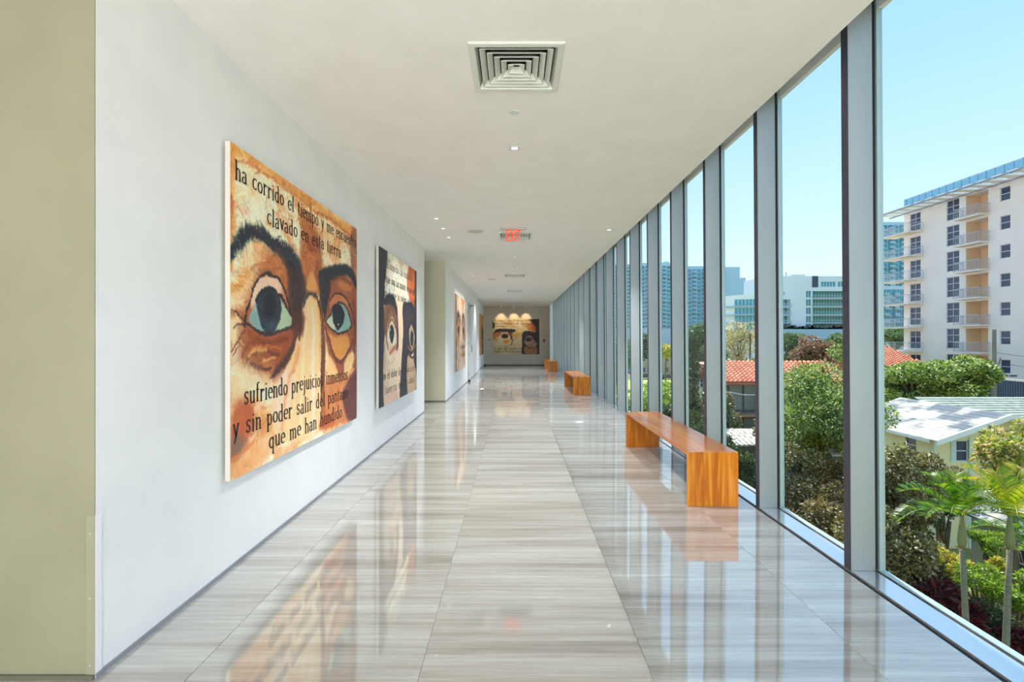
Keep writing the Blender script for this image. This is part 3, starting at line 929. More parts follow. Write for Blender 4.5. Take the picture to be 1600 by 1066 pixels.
# ---- a narrow serif hand, drawn stroke by stroke; baseline 0, x height 0.62, ascender 1
def arc(cx, cy, rx, ry, a0, a1, n=9):
    return [(cx + rx * math.cos(R(a0 + (a1 - a0) * i / (n - 1))), cy + ry * math.sin(R(a0 + (a1 - a0) * i / (n - 1)))) for i in range(n)]
X_ = 0.62
def glyphs():
    g = {}
    def sv(x, y, w=0.075): return [(x - w, y), (x + w, y)]
    bowl = arc(0.19, X_ / 2, 0.15, X_ / 2 - 0.02, 0, 360, 17)
    g['o'] = (0.38, [bowl])
    g['c'] = (0.34, [arc(0.19, X_ / 2, 0.15, X_ / 2 - 0.02, 45, 315, 13)])
    g['e'] = (0.36, [arc(0.19, X_ / 2, 0.15, X_ / 2 - 0.02, 0, 310, 13), [(0.05, 0.33), (0.33, 0.33)]])
    g['a'] = (0.36, [[(0.06, 0.48)] + arc(0.17, 0.47, 0.10, 0.13, 150, 0, 7) + [(0.27, 0.08), (0.33, 0.0)], arc(0.15, 0.17, 0.11, 0.16, 60, 330, 10)])
    g['d'] = (0.40, [arc(0.18, X_ / 2, 0.14, X_ / 2 - 0.02, 40, 320, 13), [(0.30, 1.0), (0.30, 0.0)], sv(0.26, 1.0, .06), sv(0.34, 0.0, .05)])
    g['q'] = (0.40, [arc(0.18, X_ / 2, 0.14, X_ / 2 - 0.02, 40, 320, 13), [(0.30, X_), (0.30, -0.32)], sv(0.30, -0.32)])
    g['p'] = (0.40, [arc(0.20, X_ / 2, 0.14, X_ / 2 - 0.02, 140, -140, 13), [(0.08, X_), (0.08, -0.32)], sv(0.08, -0.32), sv(0.05, X_, .04)])
    g['b'] = (0.40, [arc(0.20, X_ / 2, 0.14, X_ / 2 - 0.02, 140, -140, 13), [(0.08, 1.0), (0.08, 0.0)], sv(0.05, 1.0, .05)])
    g['h'] = (0.40, [[(0.08, 1.0), (0.08, 0.0)], sv(0.04, 1.0, .05), [(0.08, 0.5), (0.17, X_ - .01), (0.27, X_ - .05), (0.31, 0.45), (0.31, 0.0)], sv(0.08, 0), sv(0.31, 0)])
    g['n'] = (0.40, [[(0.08, X_), (0.08, 0.0)], sv(0.05, X_, .05), [(0.08, 0.5), (0.17, X_ - .01), (0.27, X_ - .05), (0.31, 0.45), (0.31, 0.0)], sv(0.08, 0), sv(0.31, 0)])
    g['m'] = (0.62, [[(0.08, X_), (0.08, 0.0)], sv(0.05, X_, .05), [(0.08, 0.5), (0.16, X_ - .01), (0.26, X_ - .05), (0.30, 0.45), (0.30, 0.0)],
                     [(0.30, 0.5), (0.38, X_ - .01), (0.48, X_ - .05), (0.52, 0.45), (0.52, 0.0)], sv(0.08, 0), sv(0.30, 0, .05), sv(0.52, 0)])
    g['u'] = (0.40, [[(0.08, X_), (0.08, 0.15), (0.13, 0.02), (0.22, 0.02), (0.31, 0.14)], [(0.31, X_), (0.31, 0.0)], sv(0.06, X_, .05), sv(0.29, X_, .05), sv(0.34, 0, .04)])
    g['r'] = (0.32, [[(0.09, X_), (0.09, 0.0)], sv(0.06, X_, .05), sv(0.09, 0), [(0.09, 0.42), (0.18, X_ - .03), (0.27, X_ - .03), (0.29, X_ - .12)]])
    g['i'] = (0.20, [[(0.10, X_), (0.10, 0.0)], sv(0.07, X_, .05), sv(0.10, 0), [(0.10, 0.80), (0.10, 0.88)]])
    g['j'] = (0.20, [[(0.12, X_), (0.12, -0.2), (0.08, -0.31), (0.0, -0.30)], sv(0.09, X_, .05), [(0.12, 0.80), (0.12, 0.88)]])
    g['l'] = (0.20, [[(0.10, 1.0), (0.10, 0.0)], sv(0.07, 1.0, .05), sv(0.10, 0)])
    g['t'] = (0.26, [[(0.11, 0.86), (0.11, 0.12), (0.15, 0.02), (0.23, 0.05)], [(0.02, X_), (0.23, X_)]])
    g['f'] = (0.26, [[(0.24, 0.94), (0.18, 1.0), (0.11, 0.92), (0.11, 0.0)], [(0.02, X_), (0.23, X_)], sv(0.11, 0)])
    g['s'] = (0.33, [[(0.28, 0.50), (0.24, 0.60), (0.13, 0.61), (0.06, 0.50), (0.10, 0.37), (0.23, 0.27), (0.28, 0.14), (0.20, 0.01), (0.09, 0.02), (0.04, 0.14)]])
    g['v'] = (0.36, [[(0.05, X_), (0.18, 0.0)], [(0.18, 0.0), (0.31, X_)], sv(0.05, X_, .05), sv(0.31, X_, .05)])
    g['y'] = (0.36, [[(0.05, X_), (0.18, 0.0)], [(0.31, X_), (0.18, 0.0), (0.12, -0.25), (0.04, -0.30)], sv(0.05, X_, .05), sv(0.31, X_, .05)])
    g['g'] = (0.38, [arc(0.18, 0.36, 0.13, 0.24, 0, 360, 13), [(0.12, 0.1), (0.30, -0.05), (0.28, -0.27), (0.10, -0.30), (0.04, -0.18), (0.14, -0.04)]])
    g['z'] = (0.34, [[(0.04, X_), (0.30, X_)], [(0.30, X_), (0.04, 0)], [(0.04, 0), (0.30, 0)]])
    g['C'] = (0.48, [arc(0.26, 0.5, 0.20, 0.48, 50, 310, 13), [(0.40, 0.98), (0.40, 0.78)]])
    g['S'] = (0.44, [[(0.36, 0.78), (0.32, 0.94), (0.18, 0.99), (0.07, 0.82), (0.12, 0.60), (0.32, 0.42), (0.38, 0.2), (0.26, 0.01), (0.10, 0.03), (0.05, 0.22)]])
    g['.'] = (0.16, [[(0.07, 0.0), (0.07, 0.05)]])
    g[' '] = (0.30, [])
    return g
GL = glyphs()
def text_faces(txt, u0, u1, base_z, h, seed=0, thick=0.070, thin=0.028, warp=0.004):
    """flat letter strokes on a vertical plane: returns list of quads in (s, z); s runs from u0 to u1 metres"""
    rnd = random.Random(seed)
    total = sum(GL[c][0] + 0.05 for c in txt)
    sc = (u1 - u0) / total
    s = u0
    quads = []
    for c in txt:
        w, strokes = GL[c]
        dz = rnd.uniform(-warp, warp)
        for st in strokes:
            L = []
            for i, p in enumerate(st):
                a = st[max(i - 1, 0)]; b = st[min(i + 1, len(st) - 1)]
                dx, dy = (b[0] - a[0]) * sc, (b[1] - a[1]) * h
                l = math.hypot(dx, dy) or 1
                hw = (thin + (thick - thin) * abs(dy / l) ** 1.2) * h
                nx_, ny_ = -dy / l, dx / l
                cx, cy = s + p[0] * sc, base_z + dz + p[1] * h
                L.append(((cx + nx_ * hw, cy + ny_ * hw), (cx - nx_ * hw, cy - ny_ * hw)))
            for i in range(len(L) - 1):
                quads.append((L[i][0], L[i][1], L[i + 1][1], L[i + 1][0]))
        s += (w + 0.05) * sc
    return quads
def lettering(name, quads, to3, parent, mat=ink):
    v, f = [], []
    for q in quads:
        k = len(v)
        v += [to3(*p) for p in q]
        f.append((k, k + 1, k + 2, k + 3))
    o = from_arrays(name, v, f, mat, parent)
    o['kind'] = 'stuff'
    return o

def painting_body(label, cat_loc, W, H, depth, axis):
    """empty at the lower near corner; axis 'Y' hangs on a left wall (face looks to +x), 'X' on the end wall"""
    t = empty('painting', cat_loc, label, 'painting', 'large portrait paintings of eyes')
    b = MB()
    if axis == 'Y':
        b.box(-depth, -0.0015, 0, W, 0, H)
    else:
        b.box(0, W, 0.0015, depth, 0, H)
    b.build('canvas_side', canvas_edge, t)
    return t

# ---------------- painting 1
W1, H1 = 2.528, 2.153
t1 = painting_body('largest nearest painting of two blue green eyes with black Spanish text on orange skin', (-1.796, 3.155, 0.597), W1, H1, 0.034, 'Y')
c = Canvas(W1, H1, 0.0052, (244, 208, 162), 11, 0.014)
c.mottle(7, 8, 21, (222, 142, 74), 0.52, 0.72, 0.6)
c.mottle(9, 9, 31, (250, 228, 196), 0.47, 0.62, 0.95)
# forehead: pale middle, ochre rim
c.blob(0.28, 0.22, 0.36, 0.22, (250, 234, 206), 0.85, 0.8)
c.blob(0.75, 0.20, 0.30, 0.14, (250, 230, 200), 0.8, 0.8)
c.stroke([(0.006, 0.012), (0.124, 0.008), (0.317, 0.016), (0.575, 0.020), (0.986, 0.031)], [.07, .06, .07, .07, .05], (224, 150, 58), 0.75, 0.9)
c.stroke([(0.014, 0.050), (0.107, 0.027), (0.195, 0.028), (0.363, 0.036), (0.575, 0.047)], [.012, .02, .02, .02, .02], (196, 100, 36), 0.7, 0.9)
c.stroke([(0.517, 0.051), (0.703, 0.039), (0.951, 0.060)], [.02, .035, .03], (176, 88, 34), 0.8, 0.9)
c.stroke([(0.003, 0.017), (0.003, 0.149), (0.003, 0.375)], [.10, .05, .04], (222, 142, 60), 0.8, 0.9)
c.stroke([(0.003, 0.167), (0.009, 0.203)], [.03, .02], (190, 84, 44), 0.8, 0.9)
c.poly([(0.908, 0.063), (1.005, 0.033), (1.005, 0.956), (0.934, 0.681), (0.925, 0.288)], (124, 66, 54), 0.75, 0.06)
# rust between the brows
c.poly([(0.411, 0.083), (0.495, 0.097), (0.575, 0.149), (0.599, 0.276), (0.540, 0.399), (0.421, 0.426), (0.372, 0.338), (0.411, 0.232)], (150, 78, 44), 0.9, 0.10)
c.stroke([(0.484, 0.009), (0.495, 0.110), (0.506, 0.239)], [.03, .05, .06], (170, 84, 44), 0.75, 0.9)
c.stroke([(0.372, 0.245), (0.317, 0.210), (0.274, 0.174)], [.04, .03, .02], (204, 132, 78), 0.7, 0.9)
# left eye socket browns
c.poly([(0.071, 0.463), (0.110, 0.357), (0.210, 0.270), (0.340, 0.281), (0.411, 0.357), (0.421, 0.557), (0.340, 0.749), (0.124, 0.695), (0.035, 0.640)], (158, 82, 44), 0.85, 0.12)
c.mottle(16, 16, 71, (206, 128, 66), 0.5, 0.62, 0.5)
c.poly([(0.047, 0.367), (0.097, 0.323), (0.151, 0.316), (0.124, 0.363), (0.084, 0.421), (0.035, 0.466)], (236, 206, 160), 0.85, 0.10)
c.stroke([(0.006, 0.440), (0.047, 0.406), (0.091, 0.370)], [.05, .06, .05], (222, 150, 70), 0.8, 0.9)
c.stroke([(0.006, 0.506), (0.041, 0.496), (0.071, 0.522)], [.05, .06, .04], (150, 74, 40), 0.65, 0.95)
# left brow
brow = [(-0.003, 0.342), (0.011, 0.320), (0.038, 0.288), (0.094, 0.244), (0.151, 0.234), (0.210, 0.248), (0.274, 0.261), (0.340, 0.290), (0.382, 0.351), (0.391, 0.434), (0.372, 0.499)]
c.stroke(brow, [.05, .065, .075, .085, .07, .07, .09, .13, .15, .12, .05], (52, 98, 78), 0.75, 0.5)
c.stroke(brow, [.035, .045, .055, .06, .055, .055, .08, .125, .14, .11, .045], (42, 44, 56), 1.0, 0.35)
c.stroke([(0.300, 0.260), (0.372, 0.304), (0.411, 0.372)], [.02, .03, .03], (84, 80, 84), 0.6, 0.9)
c.poly([(0.326, 0.321), (0.431, 0.329), (0.452, 0.429), (0.431, 0.557), (0.372, 0.655), (0.344, 0.558), (0.326, 0.440)], (66, 48, 46), 0.85, 0.08)
c.brush(5200, 5, 0.075, 0.0062, 22, 0.7)
# eyelid and eye
c.poly([(0.091, 0.461), (0.117, 0.409), (0.166, 0.373), (0.226, 0.364), (0.274, 0.394), (0.304, 0.451), (0.266, 0.436), (0.210, 0.413), (0.151, 0.430), (0.110, 0.480)], (232, 198, 172), 0.95, 0.04)
c.poly([(0.279, 0.394), (0.317, 0.441), (0.344, 0.510), (0.309, 0.493), (0.274, 0.444)], (190, 104, 66), 0.8, 0.05)
c.poly([(0.091, 0.515), (0.110, 0.480), (0.137, 0.440), (0.188, 0.418), (0.242, 0.420), (0.287, 0.450), (0.349, 0.508), (0.309, 0.537), (0.218, 0.560), (0.151, 0.557), (0.107, 0.539)], (150, 178, 166), 1.0, 0.02)
c.poly([(0.274, 0.454), (0.344, 0.508), (0.300, 0.535), (0.234, 0.555), (0.258, 0.514)], (178, 196, 158), 0.9, 0.03)
c.poly([(0.094, 0.517), (0.117, 0.487), (0.137, 0.519), (0.155, 0.554), (0.117, 0.541)], (128, 160, 160), 0.9, 0.03)
c.poly([(0.124, 0.450), (0.130, 0.486), (0.144, 0.523), (0.173, 0.556), (0.226, 0.558), (0.262, 0.516), (0.274, 0.458), (0.250, 0.424), (0.195, 0.415), (0.151, 0.426)], (50, 56, 70), 1.0, 0.02)
c.blob(*(0.203, 0.473), 0.045, 0.075, (30, 32, 40), 0.9, 0.5)
c.blob(*(0.210, 0.529), 0.05, 0.03, (84, 104, 116), 0.55, 0.9)
c.stroke([(0.124, 0.458), (0.158, 0.425), (0.210, 0.411), (0.274, 0.431), (0.317, 0.474), (0.363, 0.504)], [.014, .018, .018, .018, .016, .01], (36, 30, 36), 0.95, 0.5)
c.stroke([(0.071, 0.528), (0.100, 0.543), (0.151, 0.561), (0.226, 0.562), (0.309, 0.544), (0.391, 0.508)], [.010, .014, .018, .018, .018, .03], (44, 42, 48), 0.95, 0.5)
c.stroke([(0.068, 0.542), (0.075, 0.502), (0.094, 0.453), (0.124, 0.400), (0.166, 0.369), (0.210, 0.362), (0.262, 0.377), (0.304, 0.423), (0.335, 0.477)], [.012, .016, .014, .014, .016, .017, .018, .02, .02], (46, 32, 36), 0.92, 0.5)
c.stroke([(0.011, 0.495), (0.041, 0.508), (0.071, 0.528)], [.008, .012, .014], (70, 42, 40), 0.8, 0.6)
c.stroke([(0.017, 0.547), (0.047, 0.539), (0.071, 0.534)], [.008, .010, .012], (70, 42, 40), 0.8, 0.6)
# below the eye
c.poly([(0.078, 0.546), (0.151, 0.569), (0.274, 0.564), (0.391, 0.520), (0.411, 0.557), (0.372, 0.626), (0.300, 0.680), (0.210, 0.661), (0.124, 0.619), (0.084, 0.586)], (158, 78, 42), 0.9, 0.06)
c.stroke([(0.006, 0.616), (0.035, 0.582), (0.071, 0.554)], [.012, .014, .012], (136, 70, 44), 0.8, 0.6)
c.stroke([(0.011, 0.631), (0.041, 0.593)], [.008, .010], (112, 62, 44), 0.7, 0.6)
c.stroke([(0.065, 0.669), (0.087, 0.638), (0.134, 0.623), (0.195, 0.625), (0.258, 0.641)], [.010, .014, .016, .016, .02], (112, 62, 48), 0.85, 0.6)
c.stroke([(0.097, 0.655), (0.137, 0.674), (0.173, 0.680), (0.210, 0.683)], [.016, .026, .022, .012], (96, 50, 46), 0.9, 0.6)
c.stroke([(0.084, 0.634), (0.124, 0.615), (0.180, 0.616)], [.02, .03, .03], (236, 178, 110), 0.75, 0.9)
c.stroke([(0.166, 0.650), (0.234, 0.649)], [.02, .016], (238, 190, 130), 0.7, 0.9)
c.poly([(0.411, 0.520), (0.431, 0.557), (0.372, 0.645), (0.291, 0.693), (0.210, 0.718), (0.242, 0.681), (0.309, 0.634), (0.363, 0.577)], (80, 50, 44), 0.92, 0.04)
c.stroke([(0.296, 0.675), (0.242, 0.701), (0.199, 0.719)], [.02, .016, .006], (66, 46, 42), 0.9, 0.5)
c.poly([(0.017, 0.677), (0.071, 0.657), (0.158, 0.696), (0.210, 0.731), (0.124, 0.751), (0.059, 0.759), (0.006, 0.761)], (240, 216, 178), 0.75, 0.10)
# nose
c.poly([(0.462, 0.407), (0.421, 0.467), (0.382, 0.582), (0.309, 0.680), (0.234, 0.765), (0.210, 0.845), (0.274, 0.949), (0.575, 0.972), (0.575, 0.774), (0.575, 0.555), (0.557, 0.446), (0.511, 0.407)], (250, 200, 146), 0.95, 0.03)
c.stroke([(0.506, 0.450), (0.517, 0.556), (0.511, 0.715), (0.517, 0.874), (0.511, 0.979)], [.03, .05, .06, .06, .06], (232, 216, 194), 0.9, 0.9)
c.stroke([(0.557, 0.441), (0.575, 0.582), (0.575, 0.719)], [.02, .026, .02], (232, 160, 78), 0.7, 0.9)
c.poly([(0.234, 0.738), (0.317, 0.688), (0.372, 0.728), (0.317, 0.841), (0.234, 0.894)], (238, 208, 186), 0.7, 0.08)
c.stroke([(0.436, 0.450), (0.457, 0.413), (0.500, 0.393), (0.545, 0.404), (0.569, 0.440)], [.02, .02, .022, .022, .016], (48, 60, 68), 0.9, 0.5)
c.poly([(0.500, 0.298), (0.534, 0.330), (0.551, 0.371), (0.495, 0.385), (0.452, 0.383), (0.468, 0.339)], (222, 164, 98), 0.8, 0.04)
# shadow right of the nose
c.stroke([(0.569, 0.429), (0.599, 0.499), (0.612, 0.610), (0.605, 0.778), (0.618, 0.947)], [.03, .035, .05, .055, .05], (108, 52, 36), 0.9, 0.5)
c.stroke([(0.575, 0.472), (0.593, 0.582), (0.587, 0.776), (0.599, 0.966)], [.012, .016, .022, .022], (60, 40, 38), 0.85, 0.6)
# right socket
c.poly([(0.612, 0.302), (0.774, 0.260), (0.951, 0.285), (0.996, 0.414), (0.986, 0.616), (0.892, 0.727), (0.774, 0.759), (0.669, 0.669), (0.624, 0.554), (0.599, 0.415)], (146, 74, 46), 0.9, 0.06)
c.poly([(0.731, 0.284), (0.851, 0.248), (0.934, 0.320), (0.851, 0.345), (0.774, 0.333)], (214, 140, 78), 0.7, 0.05)
br2 = [(0.575, 0.313), (0.637, 0.293), (0.731, 0.267), (0.851, 0.241), (0.942, 0.253), (0.996, 0.306)]
c.stroke(br2, [.06, .085, .075, .075, .07, .05], (40, 42, 54), 1.0, 0.4)
c.poly([(0.569, 0.298), (0.650, 0.297), (0.676, 0.336), (0.656, 0.410), (0.624, 0.481), (0.587, 0.444), (0.569, 0.377)], (52, 46, 52), 0.95, 0.05)
c.poly([(0.650, 0.445), (0.703, 0.388), (0.774, 0.363), (0.851, 0.374), (0.917, 0.433), (0.883, 0.422), (0.789, 0.405), (0.703, 0.430)], (204, 128, 84), 0.85, 0.03)
c.poly([(0.630, 0.506), (0.669, 0.473), (0.724, 0.428), (0.797, 0.413), (0.867, 0.442), (0.917, 0.504), (0.867, 0.538), (0.774, 0.552), (0.696, 0.536)], (132, 170, 158), 1.0, 0.02)
c.poly([(0.637, 0.506), (0.676, 0.475), (0.703, 0.494), (0.731, 0.535), (0.683, 0.530)], (206, 208, 180), 0.95, 0.02)
c.poly([(0.696, 0.456), (0.710, 0.503), (0.760, 0.540), (0.812, 0.514), (0.835, 0.463), (0.789, 0.420), (0.731, 0.421)], (38, 40, 50), 1.0, 0.015)
c.blob(*(0.763, 0.514), 0.008, 0.008, (236, 236, 230), 1.0, 0.6)
c.stroke([(0.630, 0.506), (0.676, 0.466), (0.724, 0.425), (0.797, 0.407), (0.875, 0.439), (0.934, 0.510)], [.012, .014, .014, .014, .016, .016], (36, 30, 34), 0.95, 0.5)
c.stroke([(0.630, 0.509), (0.703, 0.541), (0.782, 0.558), (0.875, 0.541), (0.934, 0.510)], [.010, .012, .014, .014, .012], (44, 36, 38), 0.95, 0.5)
c.stroke([(0.656, 0.445), (0.690, 0.396), (0.760, 0.368), (0.851, 0.380), (0.925, 0.432), (0.969, 0.516)], [.010, .014, .016, .018, .02, .02], (66, 36, 34), 0.85, 0.5)
c.poly([(0.650, 0.548), (0.731, 0.570), (0.867, 0.563), (0.900, 0.615), (0.835, 0.677), (0.774, 0.689), (0.703, 0.635)], (222, 156, 78), 0.85, 0.05)
c.stroke([(0.624, 0.526), (0.663, 0.582), (0.717, 0.659), (0.789, 0.693), (0.875, 0.653), (0.951, 0.583)], [.012, .018, .022, .026, .026, .026], (92, 48, 42), 0.85, 0.6)
c.poly([(0.663, 0.657), (0.745, 0.714), (0.760, 0.764), (0.703, 0.794), (0.637, 0.775)], (238, 190, 134), 0.9, 0.04)
c.poly([(0.835, 0.702), (0.934, 0.642), (0.960, 0.682), (0.908, 0.745), (0.851, 0.772)], (240, 200, 140), 0.9, 0.04)
# lower right cheek
c.poly([(0.624, 0.780), (0.951, 0.781), (0.996, 0.988), (0.703, 0.988), (0.605, 0.973)], (196, 112, 62), 0.8, 0.06)
c.poly([(0.820, 0.838), (0.996, 0.751), (0.996, 0.995), (0.883, 0.987), (0.835, 0.927)], (96, 52, 58), 0.9, 0.06)
c.poly([(0.575, 0.928), (0.669, 0.929), (0.731, 0.970), (0.637, 0.974), (0.575, 0.972)], (190, 92, 48), 0.8, 0.04)
# lower left
c.poly([(0.000, 0.811), (0.071, 0.765), (0.117, 0.808), (0.097, 0.890), (0.041, 0.935), (0.000, 0.942)], (182, 84, 42), 0.85, 0.08)
c.blob(*(0.029, 0.905), 0.06, 0.05, (124, 104, 96), 0.8, 0.7)
c.stroke([(0.006, 0.940), (0.059, 0.928), (0.117, 0.911)], [.03, .03, .02], (210, 110, 50), 0.8, 0.9)
c.poly([(0.006, 0.952), (0.124, 0.933), (0.234, 0.961), (0.124, 0.995), (0.006, 0.997)], (230, 160, 100), 0.7, 0.08)
c.stroke([(0.050, 0.640), (0.078, 0.602), (0.117, 0.592)], [.012, .016, .014], (118, 58, 40), 0.6, 0.9)
c.stroke([(0.234, 0.265), (0.300, 0.302), (0.326, 0.369), (0.331, 0.439)], [.03, .04, .04, .03], (96, 56, 44), 0.75, 0.9)
c.stroke([(0.097, 0.359), (0.137, 0.336), (0.195, 0.330), (0.250, 0.343)], [.02, .025, .025, .02], (196, 112, 62), 0.7, 0.9)
c.poly([(0.344, 0.510), (0.401, 0.458), (0.441, 0.506), (0.421, 0.567), (0.354, 0.558)], (92, 50, 40), 0.85, 0.06)
c.stroke([(0.124, 0.582), (0.210, 0.595), (0.317, 0.577)], [.03, .04, .04], (122, 58, 36), 0.7, 0.9)
c.stroke([(0.110, 0.610), (0.180, 0.603), (0.274, 0.619)], [.014, .016, .014], (214, 130, 66), 0.6, 0.9)
c.stroke([(0.690, 0.308), (0.804, 0.286), (0.917, 0.302)], [.04, .05, .04], (90, 48, 40), 0.7, 0.9)
c.stroke([(0.951, 0.384), (0.977, 0.516), (0.960, 0.649)], [.03, .035, .03], (84, 40, 42), 0.8, 0.9)
c.stroke([(0.643, 0.326), (0.637, 0.412), (0.618, 0.498)], [.03, .035, .03], (48, 40, 46), 0.85, 0.8)
c.stroke([(0.401, 0.619), (0.372, 0.680), (0.326, 0.724)], [.03, .03, .02], (214, 130, 76), 0.6, 0.9)
c.stroke([(0.391, 0.434), (0.411, 0.507), (0.401, 0.582)], [.03, .03, .03], (74, 46, 42), 0.85, 0.8)
c.stroke([(0.391, 0.607), (0.344, 0.702), (0.300, 0.792), (0.274, 0.903)], [.03, .04, .04, .03], (226, 150, 92), 0.6, 0.9)
c.stroke([(0.452, 0.505), (0.431, 0.658), (0.411, 0.857), (0.411, 0.957)], [.03, .04, .05, .05], (252, 222, 184), 0.6, 0.9)
c.stroke([(0.124, 0.809), (0.195, 0.756), (0.274, 0.742)], [.04, .04, .04], (252, 226, 192), 0.6, 0.9)
c.blob(*(0.158, 0.942), 0.10, 0.06, (244, 186, 130), 0.6, 0.8)
c.brush(2600, 6, 0.035, 0.0035, 15, 0.6)
c.img = np.clip((c.img - 118) * 1.12 + 124, 4, 255)
c.finish(7)
c.mesh('painted_face', paint_m, t1, lambda u, v: np.stack([np.zeros_like(u), u * W1, (1 - v) * H1], -1))
to3 = lambda s_, z_: (0.0025, s_ - 3.155, z_ - 0.597)
for txt, a_, b_, z_, h_ in (('ha corrido el tiempo y me encuentro', 3.205, 5.665, 2.527, 0.125),
                            ('clavado en esta tierra', 3.62, 5.17, 2.335, 0.125),
                            ('sufriendo prejuicios inmensos', 3.31, 5.38, 1.062, 0.132),
                            ('y sin poder salir del pantano', 3.18, 5.38, 0.868, 0.132),
                            ('que me han hundido.', 3.65, 5.24, 0.690, 0.132)):
    lettering('lettering', text_faces(txt, a_, b_, z_, h_, len(txt)), to3, t1)

# ---------------- painting 2
W2, H2 = 2.556, 2.162
t2 = painting_body('second painting, pale face with black side locks and small text lines', (-1.796, 6.60, 0.573), W2, H2, 0.034, 'Y')
c = Canvas(W2, H2, 0.0105, (228, 218, 200), 41, 0.014)
c.mottle(6, 6, 5, (220, 196, 160), 0.5, 0.65, 0.7)
c.mottle(9, 9, 6, (214, 220, 206), 0.52, 0.65, 0.7)
c.poly([(0.760, -0.034), (1.024, -0.027), (1.024, 0.493), (0.760, 0.270), (0.680, 0.129)], (196, 96, 44), 0.95, 0.10)
c.poly([(0.931, -0.038), (1.048, -0.031), (1.048, 1.015), (0.887, 0.942), (0.931, 0.415)], (60, 34, 42), 0.95, 0.05)
c.poly([(-0.009, 0.000), (0.186, -0.005), (0.131, 0.204), (0.105, 0.370), (0.145, 0.698), (0.105, 1.022), (-0.009, 1.003)], (40, 40, 50), 1.0, 0.02, smooth=False)
c.brush(2200, 7, 0.12, 0.012, 16, 0.6)
# left brow and socket
c.poly([(0.105, 0.370), (0.186, 0.305), (0.302, 0.294), (0.429, 0.391), (0.446, 0.620), (0.333, 0.671), (0.131, 0.615)], (128, 84, 58), 0.9, 0.08)
c.stroke([(0.105, 0.337), (0.200, 0.312), (0.302, 0.312), (0.380, 0.358), (0.429, 0.460), (0.413, 0.619)], [.06, .09, .10, .08, .07, .04], (42, 42, 50), 1.0, 0.4)
c.poly([(0.158, 0.532), (0.243, 0.437), (0.302, 0.430), (0.380, 0.507), (0.397, 0.619), (0.272, 0.639)], (226, 196, 158), 0.9, 0.05)
c.poly([(0.172, 0.582), (0.243, 0.480), (0.302, 0.478), (0.365, 0.552), (0.333, 0.640), (0.258, 0.604)], (222, 216, 200), 1.0, 0.03)
c.poly([(0.214, 0.523), (0.258, 0.479), (0.318, 0.495), (0.333, 0.547), (0.287, 0.604), (0.243, 0.582)], (36, 44, 44), 1.0, 0.02)
c.blob(*(0.237, 0.510), 0.010, 0.014, (236, 238, 232), 1, .5)
c.stroke([(0.145, 0.557), (0.214, 0.472), (0.287, 0.443), (0.380, 0.502), (0.413, 0.601)], [.016, .02, .02, .022, .02], (90, 50, 48), 0.9, 0.5)
c.poly([(0.105, 0.594), (0.186, 0.565), (0.272, 0.626), (0.397, 0.655), (0.480, 0.713), (0.463, 1.082), (0.118, 1.024)], (230, 206, 180), 0.8, 0.06)
c.stroke([(0.229, 0.668), (0.302, 0.644), (0.380, 0.619)], [.05, .05, .04], (188, 92, 56), 0.85, 0.8)
c.stroke([(0.186, 0.708), (0.243, 0.745), (0.333, 0.706)], [.03, .03, .03], (222, 184, 120), 0.7, 0.9)
c.poly([(0.118, 0.901), (0.272, 0.903), (0.429, 0.948), (0.397, 1.025), (0.131, 1.010)], (226, 176, 158), 0.6, 0.08)
# nose: light ridge, dark right flank
c.poly([(0.429, 0.254), (0.514, 0.292), (0.568, 0.526), (0.532, 0.810), (0.463, 0.999), (0.397, 0.890), (0.446, 0.620), (0.413, 0.392)], (238, 208, 178), 0.95, 0.05)
c.poly([(0.550, 0.327), (0.680, 0.292), (0.977, 0.337), (1.024, 0.629), (0.760, 0.726), (0.700, 0.972), (0.680, 1.009), (0.480, 1.015), (0.514, 0.762), (0.568, 0.526)], (52, 44, 56), 1.0, 0.04)
c.poly([(0.700, 0.704), (0.931, 0.787), (1.000, 0.987), (0.700, 0.992)], (202, 172, 140), 0.95, 0.04)
c.stroke([(0.568, 0.374), (0.680, 0.317), (0.843, 0.315), (0.977, 0.369)], [.06, .08, .08, .06], (36, 38, 50), 1.0, 0.4)
c.poly([(0.740, 0.524), (0.801, 0.461), (0.865, 0.480), (0.931, 0.564), (0.865, 0.653), (0.780, 0.625)], (186, 160, 124), 1.0, 0.03)
c.poly([(0.780, 0.549), (0.822, 0.507), (0.887, 0.532), (0.865, 0.627), (0.801, 0.615)], (44, 50, 60), 1.0, 0.02)
c.stroke([(0.700, 0.629), (0.780, 0.661), (0.887, 0.653), (0.977, 0.618)], [.02, .02, .02, .02], (196, 140, 84), 0.9, 0.8)
c.stroke([(0.760, 0.706), (0.887, 0.722), (1.000, 0.656)], [.03, .04, .03], (66, 44, 44), 0.9, 0.8)
c.stroke([(0.158, 0.449), (0.200, 0.388), (0.272, 0.366), (0.349, 0.405)], [.05, .06, .06, .05], (104, 70, 58), 0.8, 0.9)
c.stroke([(0.145, 0.491), (0.158, 0.574), (0.186, 0.637)], [.03, .03, .03], (80, 52, 48), 0.85, 0.8)
c.stroke([(0.397, 0.438), (0.413, 0.551), (0.397, 0.642)], [.03, .035, .02], (66, 46, 50), 0.85, 0.8)
c.stroke([(0.720, 0.424), (0.843, 0.398), (0.977, 0.440)], [.05, .05, .05], (84, 62, 60), 0.7, 0.9)
c.poly([(0.131, 0.697), (0.186, 0.683), (0.214, 0.870), (0.158, 0.989)], (212, 180, 150), 0.6, 0.08)
c.brush(900, 7, 0.06, 0.009, 10, 0.5)
c.finish(6)
c.mesh('painted_face', paint_m, t2, lambda u, v: np.stack([np.zeros_like(u), u * W2, (1 - v) * H2], -1))
to3 = lambda s_, z_: (0.003, s_ - 6.60, z_ - 0.573)
ink2 = principled('grey_green_letters', (56, 62, 56), 0.6)
